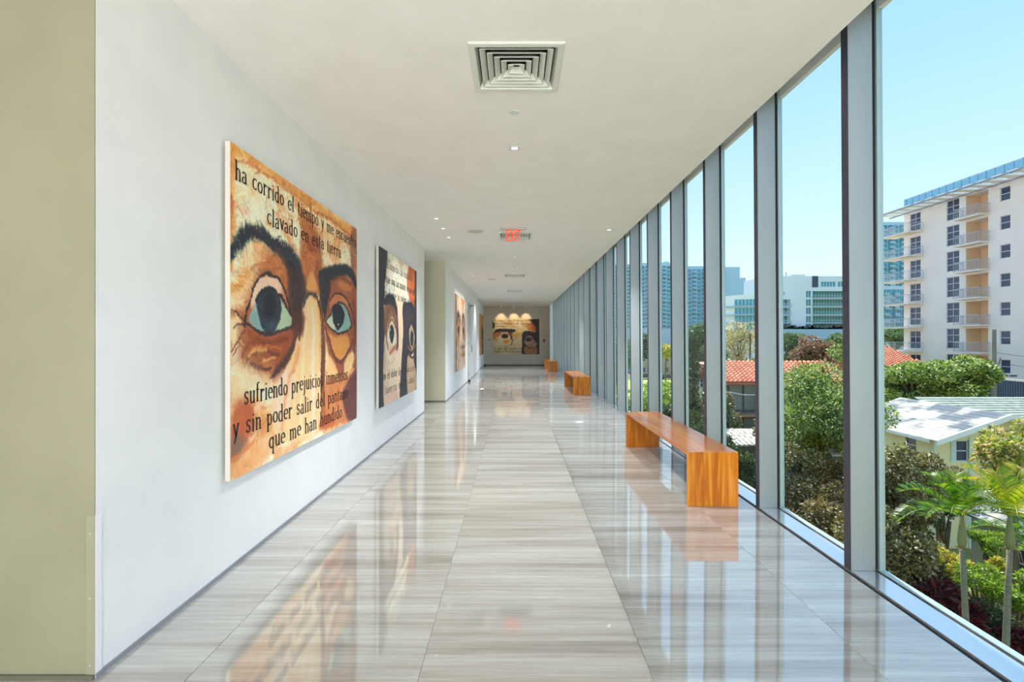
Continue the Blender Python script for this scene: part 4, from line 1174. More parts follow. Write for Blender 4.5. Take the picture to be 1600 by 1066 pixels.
for txt, a_, b_, z_, h_ in (('Cuando la mirada', 7.05, 8.75, 2.50, 0.12), ('y que son las manos se me van', 6.83, 9.0, 2.29, 0.12),
                            ('los de que tu sueles no las des', 6.83, 9.1, 2.09, 0.12),
                            ('en el dolor de mi vida se ve', 6.80, 9.0, 0.935, 0.12), ('fuerza de los dias', 6.9, 8.95, 0.73, 0.12)):
    lettering('lettering', text_faces(txt, a_, b_, z_, h_, len(txt), 0.062, 0.028), to3, t2, ink2)

# ---------------- painting 3 (before the door) and 4 (last left wall)
def small_face(loc_, W, H, label, seed, warm):
    t = painting_body(label, loc_, W, H, 0.034, 'Y')
    c = Canvas(W, H, 0.026, (232, 204, 178) if not warm else (206, 138, 70), seed, 0.02)
    c.mottle(6, 6, seed, (214, 132, 78), 0.48, 0.65, 0.9)
    if not warm:
        c.poly([(0, 0), (0.09, 0), (0.07, 0.6), (0.10, 1), (0, 1)], (120, 60, 66), 0.9, 0.05, smooth=False)
        c.stroke([(0.02, 0.0), (0.03, 0.25)], .06, (60, 34, 44), 0.9, 0.8)
        for u_ in (0.27, 0.78):
            c.blob(u_, 0.42, 0.17, 0.20, (176, 100, 58), 0.95, 0.6)
            c.stroke([(u_ - .16, 0.36), (u_ - .08, 0.25), (u_ + .06, 0.25), (u_ + .16, 0.36)], [.08, .10, .10, .08], (52, 44, 52), 1, 0.5)
            c.blob(u_, 0.45, 0.12, 0.07, (120, 80, 60), 1, 0.5)
            c.blob(u_, 0.45, 0.07, 0.06, (40, 44, 60), 1, 0.4)
            c.blob(u_, 0.375, 0.05, 0.03, (242, 236, 226), 0.9, 0.5)
        c.stroke([(0.30, 0.55), (0.27, 0.75), (0.26, 1.0)], [.08, .10, .10], (170, 84, 60), 0.8, 0.9)
        c.stroke([(0.55, 0.30), (0.52, 0.6), (0.55, 1.0)], [.06, .10, .08], (242, 220, 196), 0.9, 0.9)
    else:
        c.poly([(0.55, 0.1), (0.75, 0.0), (1, 0), (1, 1), (0.7, 1), (0.62, 0.6)], (176, 126, 48), 0.95, 0.06)
        c.poly([(0.45, 0.32), (0.6, 0.28), (0.95, 0.42), (0.9, 0.6), (0.6, 0.66), (0.5, 0.5)], (40, 44, 56), 0.95, 0.08)
        c.stroke([(0.3, 0.4), (0.32, 0.6), (0.35, 0.85)], [.1, .12, .1], (150, 62, 36), 0.9, 0.8)
        c.blob(0.3, 0.86, 0.2, 0.08, (226, 180, 170), 0.8, 0.6)
        c.poly([(0.6, 0.66), (0.9, 0.66), (0.95, 1), (0.65, 1)], (70, 46, 40), 0.8, 0.08)
    c.brush(700, seed, 0.2, 0.03, 18, 0.6)
    c.finish(6)
    c.mesh('painted_face', paint_m, t, lambda u, v: np.stack([np.zeros_like(u), u * W, (1 - v) * H], -1))
    return t
t3 = small_face((-1.60, 13.52, 0.585), 2.68, 2.14, 'narrow seeming painting of two pale eyes just before the pale door', 3, False)
to3 = lambda s_, z_: (0.004, s_, z_)
for i, txt in enumerate(('ni las cosas de ayer', 'los que se van')):
    lettering('lettering', text_faces(txt, 1.2, 2.6, 0.62 - i * 0.25, 0.14, i), to3, t3, ink)
t4 = small_face((-1.68, 24.0, 0.67), 3.0, 2.05, 'dark and ochre painting on the last left wall near the corner', 8, True)

# ---------------- painting 5 on the end wall
W5, H5 = 2.63, 1.985
t5 = painting_body('spotlit painting of eyes behind round spectacles on the far end wall', (-1.235, Y_END - 0.045, 0.625), W5, H5, 0.034, 'X')
c = Canvas(W5, H5, 0.016, (196, 176, 132), 71, 0.010)
c.mottle(7, 7, 4, (210, 196, 160), 0.48, 0.62, 0.9)
c.mottle(7, 7, 9, (196, 150, 84), 0.56, 0.7, 0.7)
c.poly([(0.773, 0.000), (0.999, 0.000), (0.999, 1.007), (0.954, 1.007), (0.927, 0.517), (0.909, 0.242), (0.837, 0.110)], (46, 24, 20), 1, 0.12, smooth=False)
c.poly([(0.728, 0.158), (0.837, 0.134), (0.927, 0.242), (0.918, 0.361), (0.837, 0.349), (0.746, 0.278)], (176, 84, 32), 0.85, 0.14)
c.blob(*(0.746, 0.230), 0.08, 0.06, (190, 150, 60), 0.8, 0.8)
c.poly([(-0.001, 0.062), (0.032, 0.122), (0.050, 0.194), (0.014, 0.278), (-0.001, 0.278)], (24, 20, 20), 1, 0.02)
# left brow
c.poly([(0.014, 0.409), (0.050, 0.325), (0.131, 0.280), (0.312, 0.280), (0.475, 0.301), (0.493, 0.349), (0.439, 0.379), (0.385, 0.409), (0.312, 0.373), (0.186, 0.373), (0.077, 0.409)], (38, 26, 26), 1, 0.02)
c.poly([(0.014, 0.421), (0.095, 0.373), (0.186, 0.385), (0.159, 0.469), (0.095, 0.517), (0.014, 0.541)], (176, 104, 56), 0.95, 0.06)
c.poly([(0.330, 0.373), (0.421, 0.385), (0.421, 0.517), (0.385, 0.612), (0.358, 0.517)], (92, 50, 40), 0.9, 0.05)
c.brush(800, 9, 0.12, 0.016, 14, 0.6)
# left eye
c.poly([(0.159, 0.469), (0.204, 0.409), (0.294, 0.397), (0.358, 0.457), (0.385, 0.565), (0.376, 0.660), (0.294, 0.714), (0.204, 0.696), (0.150, 0.612)], (214, 196, 150), 1, 0.03)
c.blob(*(0.263, 0.487), 0.085, 0.075, (34, 18, 20), 1, 0.25)
c.stroke([(0.172, 0.469), (0.213, 0.415), (0.285, 0.400), (0.339, 0.445)], [.012, .03, .03, .012], (166, 130, 130), 0.9, 0.6)
c.poly([(0.231, 0.612), (0.330, 0.589), (0.376, 0.636), (0.312, 0.702), (0.249, 0.684)], (222, 138, 48), 0.95, 0.05)
c.stroke([(0.150, 0.589), (0.159, 0.672), (0.231, 0.714), (0.321, 0.714), (0.380, 0.660)], .012, (228, 224, 200), 0.9, 0.6)
c.stroke([(0.005, 0.535), (0.095, 0.579)], [.02, .016], (30, 22, 24), 1, 0.4)
c.stroke([(0.005, 0.553), (0.086, 0.612), (0.159, 0.672)], [.008, .012, .012], (110, 80, 60), 0.9, 0.6)
c.stroke([(0.466, 0.577), (0.421, 0.636), (0.389, 0.738)], [.016, .02, .022], (34, 28, 44), 1, 0.4)
c.stroke([(0.403, 0.517), (0.421, 0.565), (0.412, 0.624)], [.05, .04, .02], (74, 38, 34), 0.9, 0.7)
c.poly([(0.403, 0.445), (0.475, 0.397), (0.602, 0.385), (0.629, 0.469), (0.565, 0.529), (0.475, 0.535)], (196, 152, 84), 0.9, 0.06)
c.poly([(0.511, 0.553), (0.620, 0.541), (0.629, 0.684), (0.620, 0.995), (0.529, 0.995)], (208, 180, 136), 0.8, 0.06)
# right side
c.poly([(0.629, 0.517), (0.638, 0.409), (0.692, 0.343), (0.801, 0.349), (0.927, 0.397), (0.999, 0.421), (0.999, 1.007), (0.647, 1.007), (0.633, 0.756)], (34, 22, 26), 1, 0.03)
c.poly([(0.683, 0.780), (0.801, 0.804), (0.927, 0.780), (0.945, 0.995), (0.701, 0.995)], (164, 108, 60), 0.95, 0.08)
c.poly([(0.683, 0.660), (0.719, 0.517), (0.801, 0.481), (0.873, 0.565), (0.945, 0.708), (0.891, 0.792), (0.746, 0.768)], (150, 112, 84), 0.95, 0.05)
c.blob(*(0.773, 0.577), 0.075, 0.07, (40, 24, 34), 1, 0.35)
c.stroke([(0.701, 0.565), (0.728, 0.505), (0.801, 0.481), (0.855, 0.523)], [.012, .02, .02, .012], (150, 120, 130), 0.9, 0.6)
c.stroke([(0.674, 0.636), (0.701, 0.684), (0.773, 0.696), (0.846, 0.648)], .016, (216, 186, 150), 0.9, 0.6)
c.stroke([(0.719, 0.708), (0.801, 0.768), (0.909, 0.732), (0.963, 0.684)], .016, (206, 150, 100), 0.9, 0.6)
c.finish(4)
c.mesh('painted_face', paint_m, t5, lambda u, v: np.stack([u * W5, np.zeros_like(u), (1 - v) * H5], -1))
to3 = lambda s_, z_: (s_, -0.004, z_)
for txt, a_, b_, z_, h_ in (('Si nunca supe lo demas bien no', 0.10, 2.35, 1.84, 0.13), ('otro perteneces con alguna paz', 0.12, 2.3, 1.68, 0.13),
                            ('la tierra.', 0.22, 0.70, 1.53, 0.12), ('lo que me queda no es de mi', 0.08, 2.4, 0.27, 0.13), ('sangre y tierra del alma', 0.06, 1.6, 0.10, 0.13)):
    lettering('lettering', text_faces(txt, a_, b_, z_, h_, len(txt), 0.06, 0.03), to3, t5, ink)

# ============================================================ OUTSIDE
GZ = -9.6
grass = noisy('ground_cover', (92, 84, 56), (120, 128, 72), 0.35, 0.95, detail=8)
b = MB(); b.box(2.55, 420, -60, 700, GZ - 0.5, GZ)
tag(b.build('ground', grass), 'ground of dry earth and grass below the gallery', kind='structure')
b = MB(); b.box(22, 75, 96, 133, GZ, GZ + 0.05)
tag(b.build('lawn', noisy('lawn_grass', (150, 176, 66), (176, 196, 84), 1.5, 0.9)), 'sunlit green lawn beyond the hedges', 'lawn')
b = MB(); b.box(20, 78, 90, 94.5, GZ, GZ + 0.04)
tag(b.build('road', principled('asphalt_path', (196, 186, 170), 0.9)), 'pale path crossing before the lawn', kind='structure')

def rects_minus(u0, u1, v0, v1, holes):
    us = sorted({u0, u1} | {h[0] for h in holes} | {h[1] for h in holes})
    vs = sorted({v0, v1} | {h[2] for h in holes} | {h[3] for h in holes})
    us = [u for u in us if u0 <= u <= u1]; vs = [v for v in vs if v0 <= v <= v1]
    out = []
    for i in range(len(us) - 1):
        for j in range(len(vs) - 1):
            cu, cv_ = (us[i] + us[i + 1]) / 2, (vs[j] + vs[j + 1]) / 2
            if not any(h[0] < cu < h[1] and h[2] < cv_ < h[3] for h in holes):
                out.append((us[i], us[i + 1], vs[j], vs[j + 1]))
    return out
def facade(b, P, u0, u1, v0, v1, holes):
    """wall skin with real openings; P(u, v, d) gives a point, d is the depth behind the skin"""
    for a, c_, e, g in rects_minus(u0, u1, v0, v1, [h[:4] for h in holes]):
        b.quad(P(a, e, 0), P(c_, e, 0), P(c_, g, 0), P(a, g, 0))
    for h in holes:
        a, c_, e, g, d = h
        b.quad(P(a, e, 0), P(a, e, d), P(a, g, d), P(a, g, 0))
        b.quad(P(c_, e, 0), P(c_, g, 0), P(c_, g, d), P(c_, e, d))
        b.quad(P(a, e, 0), P(c_, e, 0), P(c_, e, d), P(a, e, d))
        b.quad(P(a, g, 0), P(a, g, d), P(c_, g, d), P(c_, g, 0))
win_glass = principled('dark_window_glass', (62, 66, 92), 0.12)
win_glass2 = principled('teal_window_glass', (58, 134, 146), 0.15)
white_f = principled('white_window_bars', (214, 216, 222), 0.5)
def window_on(parent, P, a, c_, e, g, nu, nv, d=0.12, bar=0.06, glassm=win_glass):
    """window part (frame and bars) with a pane as sub-part"""
    b = MB()
    def slab(u0, u1, v0, v1, d0, d1):
        b.hexa([P(u0, v0, d0), P(u1, v0, d0), P(u1, v0, d1), P(u0, v0, d1), P(u0, v1, d0), P(u1, v1, d0), P(u1, v1, d1), P(u0, v1, d1)])
    slab(a, a + bar, e, g, d - 0.04, d); slab(c_ - bar, c_, e, g, d - 0.04, d)
    slab(a, c_, e, e + bar, d - 0.04, d); slab(a, c_, g - bar, g, d - 0.04, d)
    for i in range(1, nu):
        u = a + (c_ - a) * i / nu; slab(u - bar / 2, u + bar / 2, e, g, d - 0.04, d)
    for j in range(1, nv):
        v = e + (g - e) * j / nv; slab(a, c_, v - bar / 2, v + bar / 2, d - 0.04, d)
    w = b.build('window', white_f, parent)
    q = MB(); q.quad(P(a, e, d + 0.01), P(c_, e, d + 0.01), P(c_, g, d + 0.01), P(a, g, d + 0.01))
    q.build('pane', glassm, w)
    return w

# ---- apartment block on the right, facade parallel to the corridor at x = 51
AX = 51.0
ap = empty('apartment_building', (AX, 55, GZ), 'tall pale pink apartment block with balconies and rooftop railing at the right', 'building')
pink = noisy('pale_render', (236, 222, 214), (241, 229, 222), 0.3, 0.85)
peach = principled('peach_bounce_tint', (240, 206, 168), 0.85)  # warm bounce light inside the loggias, painted in as peach
def PA(u, v, d):      # u = world Y, v = world z, facade faces -x
    return (d, u - 55, v - GZ)
ZA = 18.0
holes = []
NF = 8
for k in range(NF):
    zc = 16.5 - 3.0 * k
    holes.append((57.25, 58.95, zc - 1.15, zc + 1.2, 0.14))
    holes.append((51.35, 52.45, zc - 0.62, zc + 0.82, 0.14))
    holes.append((62.7, 64.4, zc - 1.25, zc + 1.0, 0.14))
    holes.append((53.75, 56.4, zc - 1.45, zc + 1.15, 1.7))
    holes.append((46.6, 47.7, zc - 0.62, zc + 0.82, 0.14))
b = MB()
facade(b, PA, 36.0, 65.4, GZ, ZA, holes)
# end wall facing -Y is out of view on the right; the far end, back and roof close the block
def PE(u, v, d): return (u - AX, 65.4 - 55 - d, v - GZ)
b.quad(PA(65.4, GZ, 0), PA(65.4, GZ, 18), PA(65.4, ZA, 18), PA(65.4, ZA, 0))
b.quad(PA(36, GZ, 0), PA(36, ZA, 0), PA(36, ZA, 18), PA(36, GZ, 18))
b.quad(PA(36, GZ, 18), PA(36, ZA, 18), PA(65.4, ZA, 18), PA(65.4, GZ, 18))
b.quad(PA(36, ZA, 0), PA(65.4, ZA, 0), PA(65.4, ZA, 18), PA(36, ZA, 18))
b.build('wall', pink, ap)
b = MB()
for h in holes:
    if h[4] > 1:
        b.quad(PA(h[0], h[2], 1.69), PA(h[1], h[2], 1.69), PA(h[1], h[3], 1.69), PA(h[0], h[3], 1.69))
        b.quad(PA(h[1] - 0.01, h[2], 0.03), PA(h[1] - 0.01, h[2], 1.69), PA(h[1] - 0.01, h[3], 1.69), PA(h[1] - 0.01, h[3], 0.03))
b.build('loggia_lining', peach, ap)
rail_m = principled('balcony_rail_glass', (168, 182, 196), 0.3)
slab_m = principled('balcony_slab_white', (232, 220, 210), 0.8)
def balcony(parent, x0, y0, y1, z, side=1):
    b = MB(); b.box(x0, 0.0, y0, y1, z - 0.16, z)
    s_ = b.build('balcony', slab_m, parent)
    b = MB()
    b.box(x0 + 0.02, x0 + 0.07, y0, y1, z + 1.02, z + 1.08); b.box(x0 + 0.02, x0 + 0.07, y0, y1, z + 0.08, z + 0.13)
    b.box(x0, 0, y0, y0 + 0.05, z + 1.02, z + 1.08); b.box(x0, 0, y1 - 0.05, y1, z + 1.02, z + 1.08)
    n = int((y1 - y0) / 0.22)
    for i in range(n + 1):
        y = y0 + (y1 - y0 - 0.03) * i / n
        b.box(x0 + 0.03, x0 + 0.06, y, y + 0.03, z, z + 1.05)
    n = max(2, int(-x0 / 0.22))
    for i in range(n + 1):
        x = x0 * (1 - i / n)
        b.box(x, x + 0.03, y0, y0 + 0.03, z, z + 1.05); b.box(x, x + 0.03, y1 - 0.03, y1, z, z + 1.05)
    b.build('balcony_railing', rail_m, s_)
for k in range(NF):
    zc = 16.5 - 3.0 * k
    window_on(ap, PA, 57.25, 58.95, zc - 1.15, zc + 1.2, 2, 3)
    window_on(ap, PA, 51.35, 52.45, zc - 0.62, zc + 0.82, 1, 2)
    window_on(ap, PA, 62.7, 64.4, zc - 1.25, zc + 1.0, 2, 3)
    window_on(ap, PA, 46.6, 47.7, zc - 0.62, zc + 0.82, 1, 2)
    window_on(ap, PA, 53.9, 55.2, zc - 1.42, zc + 0.75, 2, 1, d=1.68)
    balcony(ap, -1.15, 53.6, 56.9, zc - 1.47 - GZ) if False else None
for k in range(NF):
    zc = 16.5 - 3.0 * k
    # balcony things live in the block's own frame
    balcony(ap, -1.1, 53.6 - 55, 56.8 - 55, zc - 1.47 - GZ)
    balcony(ap, -1.8, 62.3 - 55, 67.0 - 55, zc - 1.5 - GZ)
b = MB()
b.box(-0.3, 2, -19, 10.4, ZA - GZ, ZA - GZ + 0.35)
b.build('parapet', principled('parapet_grey', (196, 198, 204), 0.7), ap)
b = MB()
b.box(0.0, 0.06, -19, 10.4, ZA - GZ + 1.6, ZA - GZ + 1.68); b.box(0.0, 0.06, -19, 10.4, ZA - GZ + 0.9, ZA - GZ + 0.95)
for i in range(30):
    b.box(0.0, 0.07, -19 + i, -18.93 + i, ZA - GZ + 0.35, ZA - GZ + 1.65)
b.build('roof_railing', principled('roof_rail_blue', (128, 158, 180), 0.5), ap)
b = MB(); b.box(0.02, 0.04, -19, 10.4, ZA - GZ + 0.4, ZA - GZ + 1.58); b.build('roof_glass', glass_mat('rail_glass', (190, 216, 226)), ap)
perg = principled('pergola_white', (240, 238, 236), 0.6)
for i in range(19):
    y = -18.6 + i * 1.62
    b = MB(); b.box(-3.0, -0.1, y, y + 0.95, ZA - GZ - 0.30, ZA - GZ - 0.18)
    b.build('pergola_slat', perg, ap)
b = MB(); b.box(-3.05, -2.9, -19, 12.2, ZA - GZ - 0.42, ZA - GZ - 0.30); b.box(-0.6, -0.45, -19, 12.2, ZA - GZ - 0.42, ZA - GZ - 0.30)
b.build('pergola_beam', principled('pergola_beam_grey', (150, 150, 160), 0.6), ap)

# ---- distant blocks
def P_front(Y0):
    def P(u, v, d): return (u, Y0 + d, v)
    return P
far_white = principled('far_white_render', (226, 234, 238), 0.85)
far_blue = principled('far_blue_wall', (172, 198, 214), 0.85)
far_teal = principled('far_teal_glass', (72, 158, 178), 0.25)
far_dark = principled('far_dark_panel', (62, 78, 98), 0.6)
far_rail = principled('far_balcony_rail', (170, 196, 206), 0.5)
def px_x(px, Y): return (px - VX) * Y / FOC
def px_z(py, Y): return EYE - (py - VY) * Y / FOC
# mid-rise with broad balconies
Y0 = 170.0
mid = empty('apartment_building', (0, 0, 0), 'white mid-rise with green balconies above a long blank wall, left of the pink block', 'building')
rows_mid = [460, 473, 486, 499, 511]
holes = []
P = P_front(Y0)
for r_, py in enumerate(rows_mid):
    z = px_z(py, Y0)
    holes.append((px_x(1259.5, Y0), px_x(1267.5, Y0), z - 1.1, z + 1.1, 0.4))
    holes.append((px_x(1269.5, Y0), px_x(1330, Y0), z - 1.15, z + 1.1, 2.2))
    if r_ > 0: holes.append((px_x(1200, Y0), px_x(1235, Y0), z - 1.15, z + 1.1, 2.2))
zt_ = px_z(444.5, Y0)
holes.append((px_x(1283, Y0), px_x(1306, Y0), zt_ - 0.8, zt_ + 0.9, 0.4))
holes.append((px_x(1309, Y0), px_x(1330, Y0), zt_ - 0.8, zt_ + 0.9, 0.4))
holes.append((px_x(1220, Y0), px_x(1227, Y0), px_z(461, Y0), px_z(456, Y0), 0.4))
b = MB()
b.v, b.f = [], []
facade(b, P, px_x(1196, Y0), px_x(1345, Y0), px_z(515, Y0), px_z(431.5, Y0), holes)
b.box(px_x(1196, Y0), px_x(1345, Y0), Y0 + 2.25, Y0 + 16, px_z(515, Y0), px_z(431.6, Y0))
b.box(px_x(1238, Y0), px_x(1258, Y0), Y0 + 0.1, Y0 + 10, px_z(431.6, Y0), px_z(429, Y0))
b.build('wall', far_white, mid)
def glass_strip(parent, a, c_, z0, z1, Y, n, mat=None, barm=None):
    b = MB(); b.quad((a, Y, z0), (c_, Y, z0), (c_, Y, z1), (a, Y, z1)); g_ = b.build('window_row', mat or far_teal, parent)
    b = MB()
    for i in range(n + 1):
        x = a + (c_ - a) * i / n
        b.box(x - 0.09, x + 0.09, Y - 0.08, Y - 0.01, z0, z1)
    o = b.build('mullion_bars', barm or far_white, g_); o['kind'] = 'stuff'
for r_, py in enumerate(rows_mid):
    z = px_z(py, Y0)
    glass_strip(mid, px_x(1259.5, Y0), px_x(1267.5, Y0), z - 1.1, z + 1.1, Y0 + 0.38, 2, win_glass2)
    glass_strip(mid, px_x(1269.5, Y0), px_x(1330, Y0), z - 1.15, z + 1.1, Y0 + 2.1, 14, principled('green_glass', (110, 176, 156), 0.2), principled('violet_panel', (86, 84, 112), 0.7))
    if r_ > 0: glass_strip(mid, px_x(1200, Y0), px_x(1235, Y0), z - 1.15, z + 1.1, Y0 + 2.1, 8, win_glass2)
    b = MB()
    for a, c_ in ((1269.5, 1330), (1200, 1236)):
        if a == 1200 and r_ == 0: continue
        b.box(px_x(a, Y0), px_x(c_, Y0), Y0 - 0.6, Y0 + 0.1, z - 1.5, z - 1.15)
        b.box(px_x(a, Y0), px_x(c_, Y0), Y0 - 0.6, Y0 - 0.5, z - 0.35, z - 0.25)
        n = 26
        for i in range(n):
            x = px_x(a, Y0) + (px_x(c_, Y0) - px_x(a, Y0)) * i / n
            b.box(x, x + 0.08, Y0 - 0.58, Y0 - 0.52, z - 1.15, z - 0.3)
    b.build('balcony_row', far_rail, mid)['kind'] = 'stuff'
glass_strip(mid, px_x(1283, Y0), px_x(1306, Y0), zt_ - 0.8, zt_ + 0.9, Y0 + 0.38, 5)
glass_strip(mid, px_x(1309, Y0), px_x(1330, Y0), zt_ - 0.8, zt_ + 0.9, Y0 + 0.38, 4)
b = MB()
_r = random.Random(5)
for i in range(46):
    x = px_x(1198 + i * 3, Y0)
    b.box(x, x + 1.6, 166.6, 168.6, px_z(514.5, 166), px_z(514.5, 166) + _r.uniform(.3, 1.5))
b.build('planter_row', principled('terrace_planting', (96, 110, 104), 0.9), mid)['kind'] = 'stuff'
b = MB(); b.box(px_x(1269, Y0), px_x(1278, Y0), Y0 - 0.15, Y0 + 0.1, px_z(449, Y0), px_z(431.5, Y0)); b.build('stair_panel', far_dark, mid)
b = MB(); b.box(px_x(1233, Y0), px_x(1233.6, Y0), Y0 + 2, Y0 + 2.2, px_z(432, Y0), px_z(424, Y0)); b.build('antenna', far_dark, mid)
# long blank podium
pod = MB(); pod.box(px_x(980, 166), px_x(1345, 166), 166, 169.4, GZ, px_z(514.5, 166))
tag(pod.build('podium_wall', far_blue), 'long blank blue grey wall running below the distant buildings', 'building')
# curved white block
Y1 = 164.0
cw = empty('apartment_building', (0, 0, 0), 'white rounded block with three balcony rows seen over the red tiled roof', 'building')
b = MB()
xr = [px_x(1124, Y1) + (px_x(1190, Y1) - px_x(1124, Y1)) * i / 14 for i in range(15)]
def curve_y(x): 
    t = (x - xr[0]) / (xr[-1] - xr[0]); return Y1 - 5 * math.sin(min(1, t * 1.1) * math.pi / 2)
for i in range(14):
    b.hexa([(xr[i], curve_y(xr[i]), GZ), (xr[i + 1], curve_y(xr[i + 1]), GZ), (xr[i + 1], Y1 + 1.5, GZ), (xr[i], Y1 + 1.5, GZ),
            (xr[i], curve_y(xr[i]), px_z(464 - i * .35, Y1)), (xr[i + 1], curve_y(xr[i + 1]), px_z(464 - i * .35, Y1)), (xr[i + 1], Y1 + 1.5, px_z(464 - i * .35, Y1)), (xr[i], Y1 + 1.5, px_z(464 - i * .35, Y1))])
b.build('wall', principled('far_cream_white', (240, 244, 240), 0.85), cw)
for py in (474, 487, 499, 511):
    z = px_z(py, Y1)
    b = MB()
    for i in range(4, 14):
        b.hexa([(xr[i], curve_y(xr[i]) - .1, z - 1.0), (xr[i + 1] - .3, curve_y(xr[i + 1]) - .1, z - 1.0), (xr[i + 1] - .3, curve_y(xr[i + 1]) + .2, z - 1.0), (xr[i], curve_y(xr[i]) + .2, z - 1.0),
                (xr[i], curve_y(xr[i]) - .1, z + 1.0), (xr[i + 1] - .3, curve_y(xr[i + 1]) - .1, z + 1.0), (xr[i + 1] - .3, curve_y(xr[i + 1]) + .2, z + 1.0), (xr[i], curve_y(xr[i]) + .2, z + 1.0)])
    b.build('window_row', far_teal, cw)['kind'] = 'stuff'
    b = MB()
    for i in range(1, 14):
        b.hexa([(xr[i], curve_y(xr[i]) - 1.3, z - 1.5), (xr[i + 1], curve_y(xr[i + 1]) - 1.3, z - 1.5), (xr[i + 1], curve_y(xr[i + 1]), z - 1.5), (xr[i], curve_y(xr[i]), z - 1.5),
                (xr[i], curve_y(xr[i]) - 1.3, z - 1.15), (xr[i + 1], curve_y(xr[i + 1]) - 1.3, z - 1.15), (xr[i + 1], curve_y(xr[i + 1]), z - 1.15), (xr[i], curve_y(xr[i]), z - 1.15)])
    b.build('balcony', far_rail, cw)
b = MB(); b.box(px_x(1142, Y1), px_x(1152, Y1), Y1 - 5.6, Y1 - 4, px_z(535, Y1), px_z(519, Y1)); b.box(px_x(1133, Y1), px_x(1135.5, Y1), Y1 - 3.2, Y1 - 1, px_z(528, Y1), px_z(520, Y1))
b.build('garage_door', far_dark, cw)

def tower(px0, px1, ytop, Yd, label, bays, rows, wallm, step=None):
    t = empty('tower_block', (0, 0, 0), label, 'building', None)
    x0, x1 = px_x(px0, Yd), px_x(px1, Yd)
    b = MB(); b.box(x0, x1, Yd, Yd + 18, GZ, px_z(ytop, Yd))
    if step:
        for a, c_, yy in step:
            b.box(px_x(a, Yd), px_x(c_, Yd), Yd + 1, Yd + 14, GZ, px_z(yy, Yd))
    b.build('wall', wallm, t)
    z1 = px_z(ytop + 4, Yd); z0 = px_z(514, Yd)
    fh = (z1 - z0) / rows
    for r_ in range(rows):
        z = z0 + r_ * fh
        b = MB()
        for i in range(bays):
            xa = x0 + (x1 - x0) * (i + 0.12) / bays; xb_ = x0 + (x1 - x0) * (i + 0.86) / bays
            b.box(xa, xb_, Yd - 0.25, Yd + 0.1, z + fh * .15, z + fh * 0.85)
        b.build('window_row', far_teal if r_ % 3 else win_glass2, t)['kind'] = 'stuff'
        b = MB()
        for i in range(0, bays, 2):
            xa = x0 + (x1 - x0) * (i + 0.02) / bays; xb_ = x0 + (x1 - x0) * (i + 0.98) / bays
            b.box(xa, xb_, Yd - 1.8, Yd, z - 0.15, z + 0.12); b.box(xa, xb_, Yd - 1.8, Yd - 1.7, z + 0.1, z + fh * .35)
        b.build('balcony_row', far_rail, t)['kind'] = 'stuff'
    return t
tower(1066, 1133, 416, 345, 'tall teal glass tower with stacked balconies, right of the two middle towers', 9, 15, principled('tower_blue_wall', (178, 208, 222), 0.7),
      [(1133, 1157, 417), (1157, 1166, 434)])
tower(994, 1048, 411, 330, 'slimmer teal tower with dark roof frame left of the wider tower', 8, 16, principled('tower_blue_wall2', (182, 212, 224), 0.7), [(1038, 1046, 408.5)])
tower(925, 984, 413, 290, 'dark slab balconied tower in the far left window gaps', 7, 17, principled('tower_grey_wall', (176, 194, 206), 0.7))
tower(1352, 1413, 347, 260, 'bluish glass tower rising behind the left corner of the pink block', 7, 22, principled('tower_pale_blue', (172, 208, 224), 0.6))
tower(1330, 1425, 447, 200, 'low white terraced block in front of the bluish tower, left of the pink block', 12, 6, principled('terrace_white', (206, 220, 228), 0.8))

# ---- red tiled roofs
tile_m = noisy('terracotta_tiles', (206, 112, 78), (232, 150, 112), 1.4, 0.8)
def tiled_roof(parent, x0, x1, yl, zl, yh, zh, pitch=0.42, rows=10, hip=None):
    """barrel tiles: half round rows running down the slope, each row a joined strip of lapped tiles"""
    b = MB()
    n = int((x1 - x0) / pitch)
    for i in range(n):
        xc = x0 + (i + 0.5) * pitch
        for r_ in range(rows):
            t0, t1 = r_ / rows, (r_ + 1) / rows
            if hip is not None and xc > hip and t1 > (x1 - xc) / (x1 - hip) + .05: continue
            prof = [(-0.5, 0.0), (-0.28, 0.6), (0.0, 0.85), (0.28, 0.6), (0.5, 0.0)]
            k = len(b.v)
            for t, lift in ((t0, 0.10), (t1, 0.0)):
                for a, h in prof:
                    b.v.append((xc + a * pitch, yl + (yh - yl) * t, zl + (zh - zl) * t + h * pitch * 0.45 + lift * 0.6))
            for j in range(4):
                b.f.append((k + j, k + j + 1, k + 5 + j + 1, k + 5 + j))
            b.f.append((k, k + 1, k + 2, k + 3, k + 4))
    b.build('roof_tiles', tile_m, parent)['kind'] = 'stuff'
rh = empty('house', (0, 0, 0), 'two-storey house with orange barrel tile roof and dark glazing behind the bench', 'house')
tiled_roof(rh, 18.6, 30.1, 45.0, -2.45, 48.4, -0.75)
b = MB()
b.hexa([(18.6, 44.9, -2.65), (30.1, 44.9, -2.65), (30.1, 48.4, -0.95), (18.6, 48.4, -0.95), (18.6, 44.9, -2.5), (30.1, 44.9, -2.5), (30.1, 48.4, -0.8), (18.6, 48.4, -0.8)])
b.hexa([(18.6, 48.4, -0.95), (30.1, 48.4, -0.95), (30.1, 52, -2.65), (18.6, 52, -2.65), (18.6, 48.4, -0.8), (30.1, 48.4, -0.8), (30.1, 52, -2.5), (18.6, 52, -2.5)])
b.build('roof_deck', principled('roof_deck', (176, 96, 66), 0.8), rh)
b = MB(); b.box(19.4, 29.8, 46, 51.5, GZ, -2.0); b.build('wall', principled('dark_house_wall', (92, 96, 92), 0.8), rh)
